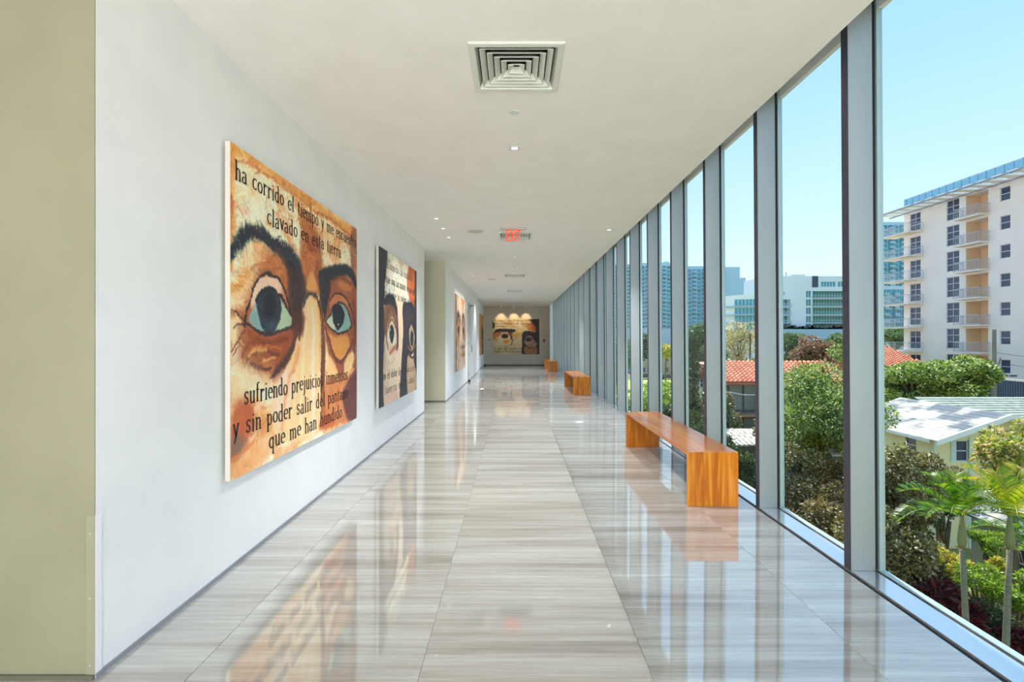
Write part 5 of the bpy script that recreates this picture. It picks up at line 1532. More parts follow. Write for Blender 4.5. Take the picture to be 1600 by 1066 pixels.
for i in range(3):
    for z0_, z1_ in ((-5.1, -2.7), (-8.2, -5.8)):
        if i == 0: xa = 19.7
        b = MB(); xa = 19.7 + i * 1.35; b.box(xa, xa + 1.25, 45.9, 46.0, z0_, z1_); w_ = b.build('window', principled('slate_frame', (70, 82, 88), 0.5), rh)
        b = MB(); b.box(xa + 0.06, xa + 1.19, 45.87, 45.9, z0_ + 0.06, z1_ - 0.06); b.build('pane', principled('slate_glass', (72, 98, 108), 0.15), w_)
b = MB(); b.box(19.4, 24, 44.6, 46, -5.5, -5.3); b.build('porch_slab', principled('porch_slab', (150, 120, 96), 0.8), rh)
b = MB(); b.tube([at(1130, 611, 43.5), at(1160, 617, 43.4), at(1205, 618, 43.2)], 0.03, 5)
tag(b.build('overhead_wire', principled('wire_pale', (190, 200, 200), 0.5)), 'pale overhead wire sagging in front of the dark house wall', 'wire')
rh2 = empty('house', (0, 0, 0), 'house with pink red hipped tile roof between the trees and the pink block', 'house')
tiled_roof(rh2, 34.9, 40.2, 46.5, -1.75, 50.5, 0.8, 0.42, 20, 37.2)
b = MB(); b.box(35.2, 39.4, 47.2, 53.6, GZ, -1.7)
b.build('wall', principled('cream_house_wall', (226, 206, 176), 0.8), rh2)
b = MB()
b.add([(34.9, 46.5, -1.85), (40.2, 46.5, -1.85), (40.2, 54.5, -1.85), (34.9, 54.5, -1.85), (34.9, 50.5, 0.72), (37.2, 50.5, 0.72)],
      [(0, 3, 2, 1), (0, 1, 5, 4), (1, 2, 5), (2, 3, 4, 5), (3, 0, 4)])
b.build('roof_deck', principled('roof_deck', (176, 96, 66), 0.8), rh2)

# ---- yellow house with pale shingle roof
yh = empty('house', (22, 26, GZ), 'pale yellow two-storey house with weathered white roof and shuttered windows', 'house')
shingle = noisy('weathered_shingles', (92, 102, 112), (182, 176, 164), 0.55, 0.9, (1, 1, 1), bump=0.3, detail=12, lo=0.45, hi=0.55)
yellow = noisy('pale_yellow_siding', (232, 220, 168), (238, 228, 180), 0.8, 0.8)
trimw = principled('pale_green_trim', (206, 220, 208), 0.6)
def L_(x, y, z): return (x - 22, y - 26, z - GZ)
EZ, RZ = -3.62, -2.39
b = MB()
# shingle courses, each lapped over the one below
def shingle_slope(x_eave, x_ridge, y0, y1, ze, zr, rows=12):
    for r_ in range(rows):
        t0, t1 = r_ / rows, (r_ + 1) / rows
        xa, xb_ = x_eave + (x_ridge - x_eave) * t0, x_eave + (x_ridge - x_eave) * t1
        za, zb_ = ze + (zr - ze) * t0, ze + (zr - ze) * t1
        pts = [L_(xa, y0, za), L_(xb_, y0, zb_ - 0.03), L_(xb_, y1, zb_ - 0.03), L_(xa, y1, za),
               L_(xa, y0, za + 0.025), L_(xb_, y0, zb_ + 0.013), L_(xb_, y1, zb_ + 0.013), L_(xa, y1, za + 0.025)]
        b.hexa(pts)
shingle_slope(21.6, 25.5, 25.6, 33.0, EZ - 0.14, RZ)
shingle_slope(29.4, 25.5, 25.6, 33.0, EZ - 0.14, RZ)
b.build('roof_shingles', shingle, yh)['kind'] = 'stuff'
b = MB()
b.hexa([L_(21.6, 25.5, EZ - 0.36), L_(25.5, 25.5, RZ - 0.24), L_(25.5, 25.6, RZ - 0.24), L_(21.6, 25.6, EZ - 0.36), L_(21.6, 25.5, EZ - 0.08), L_(25.5, 25.5, RZ + 0.04), L_(25.5, 25.6, RZ + 0.04), L_(21.6, 25.6, EZ - 0.08)])
b.hexa([L_(25.5, 25.5, RZ - 0.24), L_(29.4, 25.5, EZ - 0.36), L_(29.4, 25.6, EZ - 0.36), L_(25.5, 25.6, RZ - 0.24), L_(25.5, 25.5, RZ + 0.04), L_(29.4, 25.5, EZ - 0.08), L_(29.4, 25.6, EZ - 0.08), L_(25.5, 25.6, RZ + 0.04)])
b.box(-0.42, -0.36, 0, 7, EZ - GZ - 0.30, EZ - GZ - 0.14)
b.build('fascia_board', principled('white_fascia', (236, 234, 226), 0.6), yh)
# walls
def PF(u, v, d): return L_(u, 26.4 + d, v)
def PS(u, v, d): return L_(22.2 + d, u, v)
fh = [(23.35, 24.0, -5.0, -3.88, 0.1), (26.6, 27.3, -5.0, -3.88, 0.1), (24.2, 25.0, -8.3, -6.9, 0.1), (26.8, 27.6, -8.3, -6.9, 0.1)]
sh = [(27.6, 28.4, -5.0, -3.9, 0.1), (30.2, 31.0, -5.0, -3.9, 0.1), (28, 29, -8.3, -6.9, 0.1)]
b = MB(); facade(b, PF, 22.2, 28.8, GZ, EZ - 0.1, fh)
b.add([L_(22.2, 26.4, EZ - 0.1), L_(28.8, 26.4, EZ - 0.1), L_(25.5, 26.4, RZ - 0.15)], [(0, 1, 2)])
facade(b, PS, 26.4, 33, GZ, EZ - 0.1, sh)
b.quad(PS(33, GZ, 0), PS(33, GZ, 6.6), PS(33, EZ, 6.6), PS(33, EZ, 0)); b.quad(PF(28.8, GZ, 0), PF(28.8, GZ, 6.6), PF(28.8, EZ, 6.6), PF(28.8, EZ, 0))
b.build('wall', yellow, yh)
for h in fh:
    window_on(yh, PF, h[0], h[1], h[2], h[3], 1, 2, d=0.08, bar=0.05)
for h in sh:
    window_on(yh, PS, h[0], h[1], h[2], h[3], 1, 2, d=0.08, bar=0.05)
for h in fh:
    for u0, u1 in ((h[0] - 0.30, h[0] - 0.03), (h[1] + 0.03, h[1] + 0.30)):
        b = MB()
        for i in range(9):
            z = h[2] + (h[3] - h[2]) * i / 9
            b.hexa([L_(u0, 26.34, z), L_(u1, 26.34, z), L_(u1, 26.39, z), L_(u0, 26.39, z), L_(u0, 26.37, z + 0.11), L_(u1, 26.37, z + 0.11), L_(u1, 26.40, z + 0.11), L_(u0, 26.40, z + 0.11)])
        b.build('shutter', trimw, yh)
b = MB(); b.box(0.12, 0.24, 0.32, 0.44, 0, EZ - GZ - 0.1); b.box(2.0, 2.1, 0.34, 0.42, 0, EZ - GZ - 0.1)
b.build('corner_board', trimw, yh)
# second wing, ridge running across
wg = empty('house_wing', (26, 29, GZ), 'lower wing with grey green shingle roof at the right edge behind the yellow gable', 'house')
b = MB()
def Lw(x, y, z): return (x - 26, y - 29, z - GZ)
for r_ in range(12):
    t0, t1 = r_ / 12, (r_ + 1) / 12
    ya, yb_ = 28.6 + 3.4 * t0, 28.6 + 3.4 * t1; za, zb_ = -3.5 + 1.25 * t0, -3.5 + 1.25 * t1
    b.hexa([Lw(25.6, ya, za), Lw(38, ya, za), Lw(38, yb_, zb_ - .03), Lw(25.6, yb_, zb_ - .03), Lw(25.6, ya, za + .05), Lw(38, ya, za + .05), Lw(38, yb_, zb_ + .01), Lw(25.6, yb_, zb_ + .01)])
b.build('roof_shingles', noisy('grey_green_shingles', (136, 146, 134), (166, 172, 158), 3, 0.9), wg)['kind'] = 'stuff'
b = MB(); b.box(3.0, 11.5, 0.2, 5.5, 0, 6.0); b.build('wall', yellow, wg)
# annex close below, with sash windows
an = empty('annex', (18.3, 13, GZ), 'grey green annex wall with sash windows behind the right palm', 'house')
def PN(u, v, d): return (d, u - 13, v - GZ)
ah = [(17.7, 18.3, -7.2, -6.1, 0.1), (16.5, 17.1, -7.2, -6.1, 0.1), (15.2, 15.8, -7.2, -6.1, 0.1), (14.0, 14.6, -7.2, -6.1, 0.1)]
b = MB(); facade(b, PN, 13, 20, GZ, -5.4, ah)
b.box(0.0, 5, 6.98, 7.0, 0, 4.2); b.build('wall', principled('grey_green_siding', (170, 178, 160), 0.8), an)
b = MB()
for r_ in range(8):
    t0, t1 = r_ / 8, (r_ + 1) / 8
    b.hexa([(-0.4 + 3 * t0, -0.3, 4.1 + 1.1 * t0), (-0.4 + 3 * t1, -0.3, 4.07 + 1.1 * t1), (-0.4 + 3 * t1, 7.2, 4.07 + 1.1 * t1), (-0.4 + 3 * t0, 7.2, 4.1 + 1.1 * t0),
            (-0.4 + 3 * t0, -0.3, 4.17 + 1.1 * t0), (-0.4 + 3 * t1, -0.3, 4.12 + 1.1 * t1), (-0.4 + 3 * t1, 7.2, 4.12 + 1.1 * t1), (-0.4 + 3 * t0, 7.2, 4.17 + 1.1 * t0)])
b.build('roof_shingles', shingle, an)['kind'] = 'stuff'
for h in ah: window_on(an, PN, h[0], h[1], h[2], h[3], 1, 2, d=0.08, bar=0.05)
b = MB(); b.box(-0.02, 0.0, 0, 7, 1.95, 2.05); b.build('belt_board', trimw, an)
# shed roofs in the trees
for (px, py, Yd, w_, lb) in ((1163, 684, 25, 1.7, 'rusty pale corrugated shed roof below the bench end, in the trees'), (1302, 703, 21, 0.4, 'small white tabletop roof edge deep in the shadowed trees')):
    p = at(px, py, Yd)
    t = empty('shed', (p.x, p.y, GZ), lb, 'shed')
    h_ = p.z - GZ
    b = MB()
    for i in range(14):
        x = -w_ / 2 + w_ * i / 14
        b.hexa([(x, -w_ * .6, h_ - 0.22), (x + w_ / 14, -w_ * .6, h_ - 0.22), (x + w_ / 14, w_ * .6, h_ + .2), (x, w_ * .6, h_ + .2),
                (x + .01, -w_ * .6, h_ - 0.15 + (i % 2) * .03), (x + w_ / 14 - .01, -w_ * .6, h_ - 0.15 + (i % 2) * .03), (x + w_ / 14 - .01, w_ * .6, h_ + .27), (x + .01, w_ * .6, h_ + .27)])
    b.build('shed_roof', noisy('rusty_sheet', (150, 138, 126), (224, 220, 212), 6, 0.7, lo=0.4, hi=0.6), t)
    b = MB(); b.box(-w_ * .42, w_ * .42, -w_ * .5, w_ * .5, 0, h_ - 0.22); b.build('wall', principled('shed_wall', (96, 104, 90), 0.9), t)

# ---- corrugated wall, pole and lamp
cwall = empty('corrugated_wall', (44, 40, GZ), 'dark blue grey ribbed wall behind the utility pole', 'wall')
b = MB()
for i in range(60):
    y = i * 0.22 - 6
    b.box(0.0, 0.10, y, y + 0.12, 0, 7.35); b.box(0.06, 0.12, y + 0.12, y + 0.22, 0, 7.35)
b.build('ribbed_panel', principled('ribbed_blue_grey', (96, 108, 128), 0.7), cwall)['kind'] = 'stuff'
b = MB(); b.box(-0.05, 0.2, -6, 7.3, 7.35, 7.5); b.build('coping', slab_m, cwall)
p = at(1553.5, 515, 40)
ut = empty('utility_pole', (p.x, 40, GZ), 'weathered wooden utility pole with lamp arm in front of the pink block', 'pole')
b = MB(); b.tube([(0, 0, 0), (0, 0, p.z - GZ)], [0.17, 0.13], 10); b.build('pole', noisy('old_wood', (120, 110, 96), (150, 140, 124), 8, 0.9, (1, 1, .1)), ut)
b = MB(); b.tube([(0, 0, 8.2), (-0.5, 0, 8.6), (-0.9, 0, 8.5)], 0.025, 6); b.tube([(0, 0, 8.0), (-0.6, 0, 8.1)], 0.02, 6); b.build('bracket', far_dark, ut)
b = MB(); b.tube([(0, 0, 8.7), (0.35, 0, 9.0), (0.5, 0, 9.6)], 0.03, 6); b.tube([(0, 0, 7.9), (1.5, 0, 8.15)], 0.025, 6); b.box(1.35, 1.75, -.1, .1, 8.05, 8.2); b.build('lamp_arm', far_dark, ut)
for i, z in enumerate((10.0, 9.2)):
    b = MB(); b.tube([(p.x, 40, GZ + z), (p.x + 5, 36, GZ + z - 1.1), (p.x + 14, 29, GZ + z - 0.5)], 0.015, 4)
    tag(b.build('overhead_wire', far_dark), ('upper' if i == 0 else 'lower') + ' thin dark wire running right from the utility pole', 'wire')

# ---- low houses and cars beyond the lawn
for (pa, pb, pt, Yd, lb, colr) in ((998, 1052, 551, 152, 'beige two-storey house beyond the lawn, seen between the fins', (196, 172, 142)),
                                   (1070, 1112, 546, 150, 'low white flat roofed building beyond the trees', (214, 214, 212)),
                                   (1086, 1140, 572, 70, 'small cream gabled house behind the hedge', (206, 200, 176)),
                                   (1296, 1330, 543, 88, 'salmon coloured house wall corner among the trees', (222, 158, 122))):
    t = empty('house', (px_x(pa, Yd), Yd, GZ), lb, 'house')
    W_, H_ = px_x(pb, Yd) - px_x(pa, Yd), px_z(pt, Yd) - GZ
    m_ = principled('render_%d' % pa, colr, 0.85)
    ww = []
    nwin = max(2, int(W_ / 3.2))
    for i in range(nwin):
        for z in ([1.0, 4.2] if H_ > 6 else [1.0]):
            x = W_ * (i + 0.3) / nwin
            if z + 1.5 < H_: ww.append((x, x + 1.1, z, z + 1.4, 0.2))
    b = MB(); PP = lambda u, v, d: (u, d, v)
    facade(b, PP, 0, W_, 0, H_, ww); b.quad((0, 0, 0), (0, 7, 0), (0, 7, H_), (0, 0, H_)); b.quad((W_, 0, 0), (W_, 7, 0), (W_, 7, H_), (W_, 0, H_)); b.quad((0, 0, H_), (W_, 0, H_), (W_, 7, H_), (0, 7, H_))
    b.build('wall', m_, t)
    for h in ww: window_on(t, PP, *h[:4], 1, 2, d=0.15, bar=0.08)
    b = MB(); b.box(-0.3, W_ + 0.3, -0.4, 7.2, H_, H_ + 0.25); b.build('roof', principled('flat_roof_brown', (150, 120, 100), 0.8), t)
def car(px, Yd, z0, colr, label):
    t = empty('car', (px_x(px, Yd), Yd, GZ + z0), label, 'car')
    prof = [(-2.2, .35), (-2.2, .8), (-1.7, .95), (-1.1, 1.42), (0.6, 1.45), (1.3, 1.0), (2.1, .85), (2.2, .35)]
    b = MB(); n = len(prof)
    b.v = [(x, -0.85, z) for x, z in prof] + [(x, 0.85, z) for x, z in prof]
    b.f = [tuple(range(n)), tuple(range(n, 2 * n))[::-1]] + [(i, i + n, (i + 1) % n + n, (i + 1) % n) for i in range(n)]
    b.build('body', principled('paint_%s' % label[:4], colr, 0.25), t)
    b = MB(); b.add([(-1.5, -0.86, .98), (-1.05, -0.86, 1.34), (0.5, -0.86, 1.37), (1.1, -0.86, 1.0)], [(0, 1, 2, 3)]); b.build('side_window', win_glass, t)
    for x in (-1.35, 1.35):
        b = MB(); b.lathe([(0.33, -0.1), (0.33, 0.1)], (x, -0.8, 0.33), 14, 'Y'); b.build('wheel', rub, t)
car(1008, 138, 0, (60, 66, 76), 'dark parked car beyond the lawn, left one in the window gap')
car(1042, 136, 0, (58, 74, 96), 'blue grey parked car beyond the lawn, right one')

# ============================================================ PLANTS
bark = noisy('bark', (92, 76, 58), (130, 110, 86), 9, 0.95, (1, 1, .25))
def leaves(name, n, clumps, size, mat, parent, seed, droop=0.3, shell=0.75, slim=0.45):
    """n leaf blades spread over leafy clumps (centre, radii); each blade is its own small island"""
    rs = np.random.RandomState(seed)
    cl = np.array([list(c_[0]) + list(c_[1]) for c_ in clumps], float)
    wts = cl[:, 3] * cl[:, 5]; wts = wts / wts.sum()
    ci = rs.choice(len(cl), n, p=wts)
    d = rs.normal(size=(n, 3)); d /= np.linalg.norm(d, axis=1)[:, None]
    rad = (shell + (1 - shell) * rs.rand(n)) * (0.85 + 0.25 * rs.rand(n))
    rad = np.where(rs.rand(n) < 0.25, rs.rand(n) ** .5, rad)
    c_ = cl[ci, :3] + d * cl[ci, 3:] * rad[:, None]
    # blade direction: outward with scatter, drooping
    ax = d + rs.normal(size=(n, 3)) * 0.9; ax[:, 2] -= droop
    ax /= np.linalg.norm(ax, axis=1)[:, None]
    t = rs.normal(size=(n, 3)); sd_ = np.cross(ax, t); sd_ /= np.linalg.norm(sd_, axis=1)[:, None] + 1e-9
    L = size * (0.6 + 0.8 * rs.rand(n))[:, None]
    w = L * slim * 0.5
    up = np.cross(sd_, ax) * L * 0.08
    v = np.stack([c_, c_ + ax * L * .45 + sd_ * w + up, c_ + ax * L, c_ + ax * L * .45 - sd_ * w + up], 1).reshape(-1, 3)
    o = quads_fast(name, v, n, mat, parent)
    o['kind'] = 'stuff'
    return o
def clumpify(rx, ry, rz, n, seed, cz=0.0, rs_=0.34):
    rd = random.Random(seed)
    out = []
    for i in range(n):
        while True:
            x, y, z = rd.uniform(-1, 1), rd.uniform(-1, 1), rd.uniform(-1, 1)
            if 0.25 < x * x + y * y + z * z < 1: break
        k = rd.uniform(0.7, 1.25) * rs_
        out.append(((x * rx * .8, y * ry * .8, cz + z * rz * .8), (rx * k, ry * k, rz * k * 0.9)))
    return out
def tree(name, px, py, Yd, rx, rz, n, size, mat, label, group=None, clumps=14, seed=1, trunk=True, cat='tree', ry=None, slim=0.45):
    p = at(px, py, Yd)
    t = empty(name, (p.x, p.y, GZ), label, cat, group)
    h = p.z - GZ
    ry = ry or rx
    cl = clumpify(rx, ry, rz, clumps, seed, h)
    leaves('foliage', n, cl, size, mat, t, seed, slim=slim)
    if trunk:
        rd = random.Random(seed)
        b = MB()
        top = h - rz * 0.4
        b.tube([(0, 0, 0), (rd.uniform(-.2, .2), rd.uniform(-.2, .2), top * .5), (rd.uniform(-.3, .3), 0, top)], [0.05 * rx + .08, .04 * rx + .06, .03 * rx + .03], 8)
        b.build('trunk', bark, t, smooth=True)
        b = MB()
        for c_, r_ in cl[:9]:
            m_ = Vector(c_); b.tube([(0, 0, top * .8), (m_.x * .5, m_.y * .5, top * .8 + (m_.z - top * .8) * .6), tuple(m_)], [0.03 * rx + .02, .02 * rx + .015, .01], 5)
        b.build('branches', bark, t, smooth=True)['kind'] = 'stuff'
    return t
g_bright = leaf_mat('leaf_bright', [(36, 56, 20), (86, 118, 36), (126, 156, 52), (170, 190, 76), (232, 236, 186)], 0.35)
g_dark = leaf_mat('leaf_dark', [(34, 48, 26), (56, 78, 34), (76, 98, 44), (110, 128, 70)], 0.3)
g_olive = leaf_mat('leaf_olive', [(78, 68, 36), (112, 98, 52), (128, 124, 58), (150, 136, 88), (206, 196, 170)], 0.35)
g_brown = leaf_mat('leaf_brown', [(60, 48, 24), (116, 100, 52), (154, 140, 82), (132, 140, 50), (242, 234, 204)], 0.3)
g_red = leaf_mat('leaf_burgundy', [(52, 20, 26), (84, 28, 34), (128, 42, 40), (70, 34, 48)], 0.35, 0.3)
g_yellow = leaf_mat('leaf_yellow', [(150, 150, 40), (214, 196, 60), (232, 214, 96), (150, 168, 56), (244, 232, 150)], 0.4)
g_lime = leaf_mat('leaf_lime', [(86, 120, 34), (130, 164, 48), (176, 198, 66), (100, 140, 52)], 0.4)
g_russet = leaf_mat('leaf_russet', [(110, 80, 66), (150, 104, 88), (118, 116, 70), (176, 140, 112)], 0.35)
g_far = leaf_mat('leaf_far', [(84, 112, 74), (110, 138, 84), (132, 152, 92), (92, 116, 88)], 0.3)

tree('leafy_tree', 1274, 641, 22, 2.7, 2.0, 44000, 0.115, g_bright, 'large bright green leafy tree framed by the second window bay', clumps=34, seed=2)
tree('leafy_tree', 1205, 668, 24, 1.0, 1.3, 6000, 0.14, g_olive, 'olive tree left of the large green tree, beside the shed roof', clumps=14, seed=3)
tree('leafy_tree', 1430, 602, 38, 4.4, 2.0, 26000, 0.24, g_bright, 'broad green tree behind the yellow house roof', clumps=26, seed=5, ry=3.0)
tree('leafy_tree', 1508, 588, 37, 2.4, 1.7, 13000, 0.22, g_bright, 'taller green tree in front of the pink block balconies', clumps=16, seed=6, ry=2.0)
tree('flowering_tree', 1583, 712, 17.5, 1.25, 1.35, 4200, 0.17, leaf_mat('leaf_bloom', [(86, 110, 40), (140, 164, 52), (186, 192, 76), (220, 196, 110), (240, 206, 176)], 0.45),
     'loose tree with yellow green leaves and pale blossoms before the yellow house', clumps=13, seed=7)
# dry shrub masses below the near bays
tree('dry_shrub', 1408, 795, 15.5, 1.25, 2.3, 30000, 0.11, g_brown, 'tall dry brown shrub to the left of the palms', clumps=24, seed=8, cat='shrub', slim=.6)
tree('dry_shrub', 1375, 850, 15, 1.4, 1.5, 12000, 0.11, g_brown, 'lower dry shrub beneath the tall brown one, by the window fin', clumps=18, seed=9, cat='shrub', slim=.6)
tree('dry_shrub', 1275, 810, 18, 1.6, 1.5, 15000, 0.12, g_olive, 'brown green shrub at the foot of the large green tree', clumps=20, seed=10, cat='shrub', slim=.6)
tree('dry_shrub', 1240, 745, 20, 1.3, 1.4, 12000, 0.10, g_brown, 'dry twiggy shrub under the large green tree, left part', clumps=16, seed=11, cat='shrub', slim=.6)
tree('dry_shrub', 1310, 745, 20, 1.0, 0.9, 6000, 0.10, g_olive, 'dry shrub under the large green tree, right part by the fin', clumps=12, seed=12, cat='shrub', slim=.6)
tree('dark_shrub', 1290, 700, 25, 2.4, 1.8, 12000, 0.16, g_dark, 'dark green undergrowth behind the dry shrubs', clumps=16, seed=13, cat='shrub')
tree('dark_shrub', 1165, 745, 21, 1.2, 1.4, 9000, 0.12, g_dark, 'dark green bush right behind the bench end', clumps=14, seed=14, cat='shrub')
tree('dark_shrub', 1134, 655, 30, 0.9, 2.2, 7000, 0.16, g_olive, 'olive brown bush left of the dark house wall', clumps=14, seed=15, cat='shrub')
# garden bed
beds = [(1425, 895, 14.5, .55, .55, g_red, 'burgundy leaved shrub by the near window frame', 'colourful_shrub'),
        (1462, 935, 13.5, .55, .5, g_red, 'burgundy leaved shrub left of the first palm trunk', 'colourful_shrub'),
        (1500, 965, 13.0, .45, .45, g_red, 'dark burgundy shrub in front of the first palm trunk foot', 'colourful_shrub'),
        (1448, 862, 16, .55, .5, g_yellow, 'yellow leaved croton left of the palm with the bulging trunk', 'colourful_shrub'),
        (1412, 845, 16.5, .45, .35, g_yellow, 'small yellow croton under the brown shrub', 'colourful_shrub'),
        (1500, 888, 15.5, .4, .35, g_yellow, 'yellow croton behind the first palm trunk', 'colourful_shrub'),
        (1560, 890, 15.5, .25, .4, g_yellow, 'narrow yellow croton between the palm trunks', 'colourful_shrub'),
        (1530, 915, 14.5, .75, .6, g_lime, 'lime green bush between the two palm trunks', 'green_shrub'),
        (1590, 925, 14, .6, .6, g_lime, 'lime green bush at the right edge beyond the second palm trunk', 'green_shrub'),
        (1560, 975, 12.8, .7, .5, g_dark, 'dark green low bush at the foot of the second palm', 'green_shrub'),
        (1600, 1010, 12.4, .6, .5, g_red, 'dark red low shrub at the right edge by the sill', 'colourful_shrub'),
        (1545, 845, 18, .7, .45, g_lime, 'feathery pale green bush beneath the annex wall', 'green_shrub'),
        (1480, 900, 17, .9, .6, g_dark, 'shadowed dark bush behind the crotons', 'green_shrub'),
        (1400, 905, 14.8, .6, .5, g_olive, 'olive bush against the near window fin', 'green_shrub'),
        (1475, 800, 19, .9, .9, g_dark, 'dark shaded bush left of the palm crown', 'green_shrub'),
        (1470, 745, 21, .8, .7, g_olive, 'olive bush before the yellow house side wall', 'green_shrub')]
for i, (px, py, Yd, rx, rz, m_, lb, nm) in enumerate(beds):
    tree(nm, px, py, Yd, rx, rz, 2600 if m_ is not g_red else 1500, 0.10 if m_ is not g_red else 0.24, m_, lb, clumps=10, seed=30 + i, cat='shrub', slim=0.42 if m_ is not g_red else 0.28)
# strip of planting seen through the far bays
hed = [(1040, 660, 30, 1.6, 1.2, g_dark, 'dark hedge bush above the bench back, left'), (1015, 640, 36, 1.6, 1.2, g_lime, 'light green bush in the narrow far bays'),
       (1075, 640, 34, 1.6, 2.0, g_olive, 'olive bush beside the vine covered trunk'), (1110, 645, 28, 1.4, 1.6, g_dark, 'dark green bush behind the bench middle'),
       (1030, 618, 60, 4.0, 1.8, g_lime, 'long sunlit hedge at the edge of the lawn'), (975, 640, 45, 2.5, 1.5, g_bright, 'bush low in the far left window gaps'),
       (955, 622, 62, 3.0, 1.6, g_lime, 'light bush low in the farthest visible gap'), (1178, 722, 26, 1.1, 1.0, g_brown, 'brown twiggy bush over the shed roof'),
       (1100, 690, 22, 1.0, 1.0, g_dark, 'dark leafy bush just above the bench top')]
for i, (px, py, Yd, rx, rz, m_, lb) in enumerate(hed):
    tree('hedge_shrub', px, py, Yd, rx, rz, 4500, 0.006 * Yd, m_, lb, clumps=12, seed=60 + i, cat='shrub')
# vine covered palm trunk
p = at(1083, 520, 33)
vt = empty('vine_covered_trunk', (p.x, 33, GZ), 'dark vine covered palm trunk standing behind the bench', 'tree')
b = MB(); b.tube([(0, 0, 0), (0.05, 0, 6), (0, 0, p.z - GZ)], [0.16, 0.14, 0.12], 8); b.build('trunk', bark, vt)
leaves('foliage', 6000, [((0, 0, z), (0.38 + .1 * math.sin(z * 3), 0.38, 0.7)) for z in np.arange(1, p.z - GZ - .5, .55)], 0.16, g_dark, vt, 91)
# far trees
g_bloomfar = leaf_mat('leaf_blossom_far', [(150, 150, 96), (176, 170, 110), (206, 176, 150), (186, 190, 120)], 0.45)
fars = [(1155, 540, 92, 5.5, 4.2, g_bloomfar, 'bare branched tree with pinkish blossom over the orange roof', 2200),
        (1237, 550, 80, 3.6, 3.2, g_far, 'olive rounded tree left of the russet tree', 5000),
        (1280, 552, 72, 4.0, 2.6, g_russet, 'russet leaved tree in front of the long blank wall', 6000),
        (1306, 532, 110, 2.8, 1.3, g_far, 'small distant tree at the right end of the blank wall', 2000),
        (1398, 525, 95, 4.2, 2.0, g_far, 'distant green tree left of the pink block', 4000),
        (1090, 530, 120, 3.6, 3.6, g_far, 'distant green tree before the white building', 4000),
        (1105, 560, 84, 3.2, 2.2, g_far, 'dark green tree right of the vine covered trunk', 4000),
        (1015, 540, 125, 4.4, 3.5, g_dark, 'dark distant tree behind the beige house', 4000),
        (1040, 548, 128, 3.0, 1.6, g_yellow, 'yellowish distant tree beside the beige house', 2000),
        (965, 560, 110, 5.0, 5.0, g_far, 'distant tree in the far left gaps', 4000),
        (1200, 575, 60, 3.0, 1.6, g_olive, 'olive tree hidden partly by the fin, behind the orange roof', 3000),
        (1350, 560, 60, 3.6, 2.4, g_bright, 'green tree between the orange and the pink roofs', 5000)]
for i, (px, py, Yd, rx, rz, m_, lb, n_) in enumerate(fars):
    tree('distant_tree', px, py, Yd, rx, rz, n_, 0.0055 * Yd, m_, lb, clumps=14, seed=80 + i)
b = MB(); b.tube([at(1172, 592, 70), at(1172, 521, 70)], 0.12, 6)
tag(b.build('lamp_post', bark), 'thin distant post rising beside the blossoming tree', 'pole')

# ---- palms
palm_leaf = leaf_mat('palm_leaflet', [(40, 88, 14), (78, 132, 18), (120, 162, 22), (170, 186, 34)], 0.35, 0.35)
palm_gold = leaf_mat('palm_leaflet_gold', [(86, 134, 16), (146, 170, 20), (190, 186, 34), (206, 160, 40)], 0.38, 0.35)
palm_bark = noisy('palm_trunk', (112, 110, 92), (140, 134, 114), 6, 0.9, (1, 1, 6))
shaft = principled('crownshaft', (128, 132, 84), 0.6)
def frond(parent, c_, az, lift, length, mat, seed):
    rs = random.Random(seed)
    pts = []
    n = 16
    for i in range(n + 1):
        t = i / n
        r_ = length * t
        z = math.sin(lift + .25) * r_ - 0.42 * length * t ** 3.0 * (0.7 + 0.3 * math.cos(lift))
        h_ = math.cos(lift) * r_
        pts.append(Vector((c_[0] + math.cos(az) * h_, c_[1] + math.sin(az) * h_, c_[2] + z)))
    b = MB(); b.tube(pts, [0.018 * (1 - .8 * i / n) for i in range(n + 1)], 5)
    v = []
    side = Vector((-math.sin(az), math.cos(az), 0))
    for i in range(34):
        t = 0.14 + 0.86 * i / 34
        k = t * n; a = pts[int(k)].lerp(pts[min(n, int(k) + 1)], k - int(k))
        d = (pts[min(n, int(k) + 1)] - pts[max(0, int(k) - 1)]).normalized()
        upv = side.cross(d).normalized()
        if upv.z < 0: upv = -upv
        l = length * 0.30 * math.sin(math.pi * (0.12 + 0.82 * t)) ** 0.7
        for sg in (-1, 1):
            dirv = (side * sg * 0.9 + d * 0.65 + upv * (0.45 + rs.uniform(-.12, .12))).normalized()
            tip = a + dirv * l + Vector((0, 0, -l * 0.12))
            mid_ = a + dirv * l * .5
            w = d * 0.017
            v += [a - w * .6, mid_ - w, tip, mid_ + w]
    k = len(b.v)
    b.v += [tuple(x) for x in v]
    b.f += [(k + 4 * i, k + 4 * i + 1, k + 4 * i + 2, k + 4 * i + 3) for i in range(len(v) // 4)]
    b.build('frond', mat, parent)
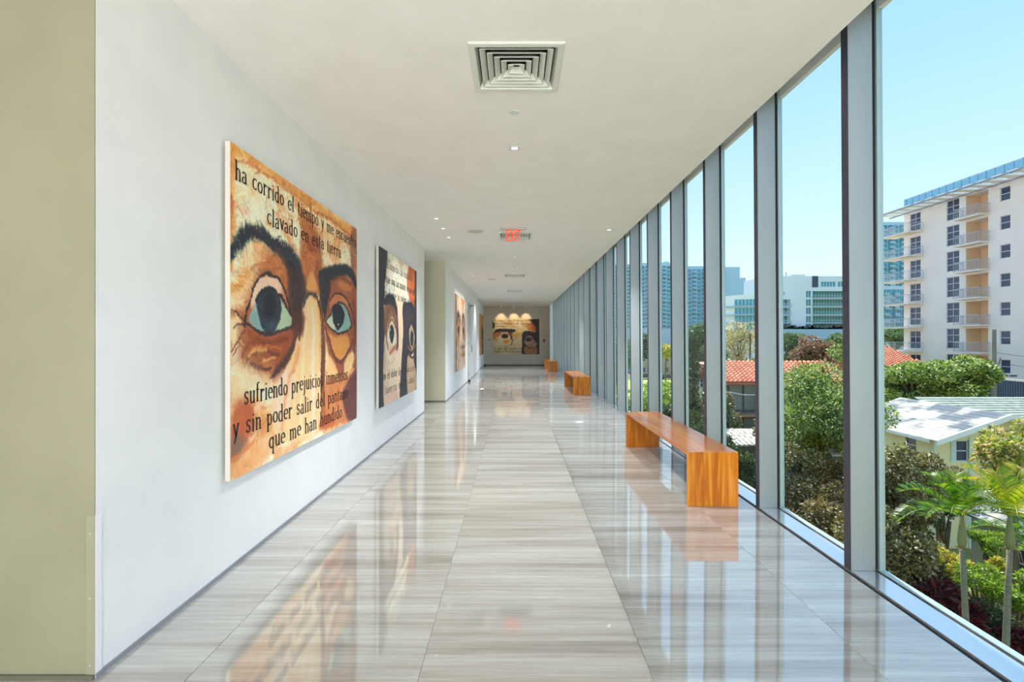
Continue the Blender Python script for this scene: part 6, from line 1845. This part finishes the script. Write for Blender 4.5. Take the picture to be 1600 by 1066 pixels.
def palm(px, crown_y, base_px, Yd, label, fr, mat, seed, length=1.5):
    c_ = at(px, crown_y, Yd)
    t = empty('palm', (c_.x, Yd, GZ), label, 'palm tree', None)
    bx = (base_px - px) * Yd / FOC
    h = c_.z - GZ
    b = MB(); b.tube([(bx * 1.6, 0, 0), (bx * 1.0, 0, h * .35), (bx * .3, 0, h * .75), (0, 0, h - 0.75)], [0.11, 0.08, 0.062, 0.058], 12)
    for i in range(30):
        z = h * (i + 1) / 38
        f_ = z / h; x = bx * (1.6 * (1 - f_) ** 1.2)
    b.build('trunk', palm_bark, t, smooth=True)
    b = MB(); b.tube([(0, 0, h - 0.8), (0, 0, h - 0.62), (0, 0, h - 0.3), (0, 0, h + .05)], [0.062, 0.098, 0.07, 0.035], 12)
    b.build('crownshaft', shaft, t, smooth=True)
    rs = random.Random(seed)
    for i, (az, lf) in enumerate(fr):
        frond(t, (0, 0, h), R(az), R(lf), length * rs.uniform(.9, 1.1), mat, seed * 50 + i)
    b = MB()
    for i in range(5):
        a = i * 1.3; b.tube([(0, 0, h - .75), (math.cos(a) * .18, math.sin(a) * .18, h - .8), (math.cos(a) * .25, math.sin(a) * .25, h - 1.15)], [.014, .010, .003], 5)
    b.build('seed_stalks', principled('seed_brown', (150, 120, 84), 0.8), t)
palm(1503, 805, 1515, 12.0, 'slender palm with swollen crownshaft, left of the two near palms',
     [(180, 55), (160, 30), (200, 15), (140, 70), (60, 60), (20, 35), (-10, 10), (90, 45), (-90, 40), (-60, 15), (-140, 25), (240, 60), (170, 0)], palm_leaf, 1, 1.35)
palm(1578, 805, 1568, 11.6, 'golden green palm nearest the right edge of the view',
     [(175, 45), (150, 60), (90, 75), (60, 50), (30, 60), (0, 35), (-30, 45), (190, 15), (-90, 50), (-130, 25), (20, 10), (110, 30)], palm_gold, 2, 1.5)
palm(1612, 850, 1600, 12.5, 'third palm trunk cut by the right edge of the view',
     [(180, 40), (150, 20), (100, 55), (-90, 35), (0, 40), (-150, 15)], palm_leaf, 3, 1.2)
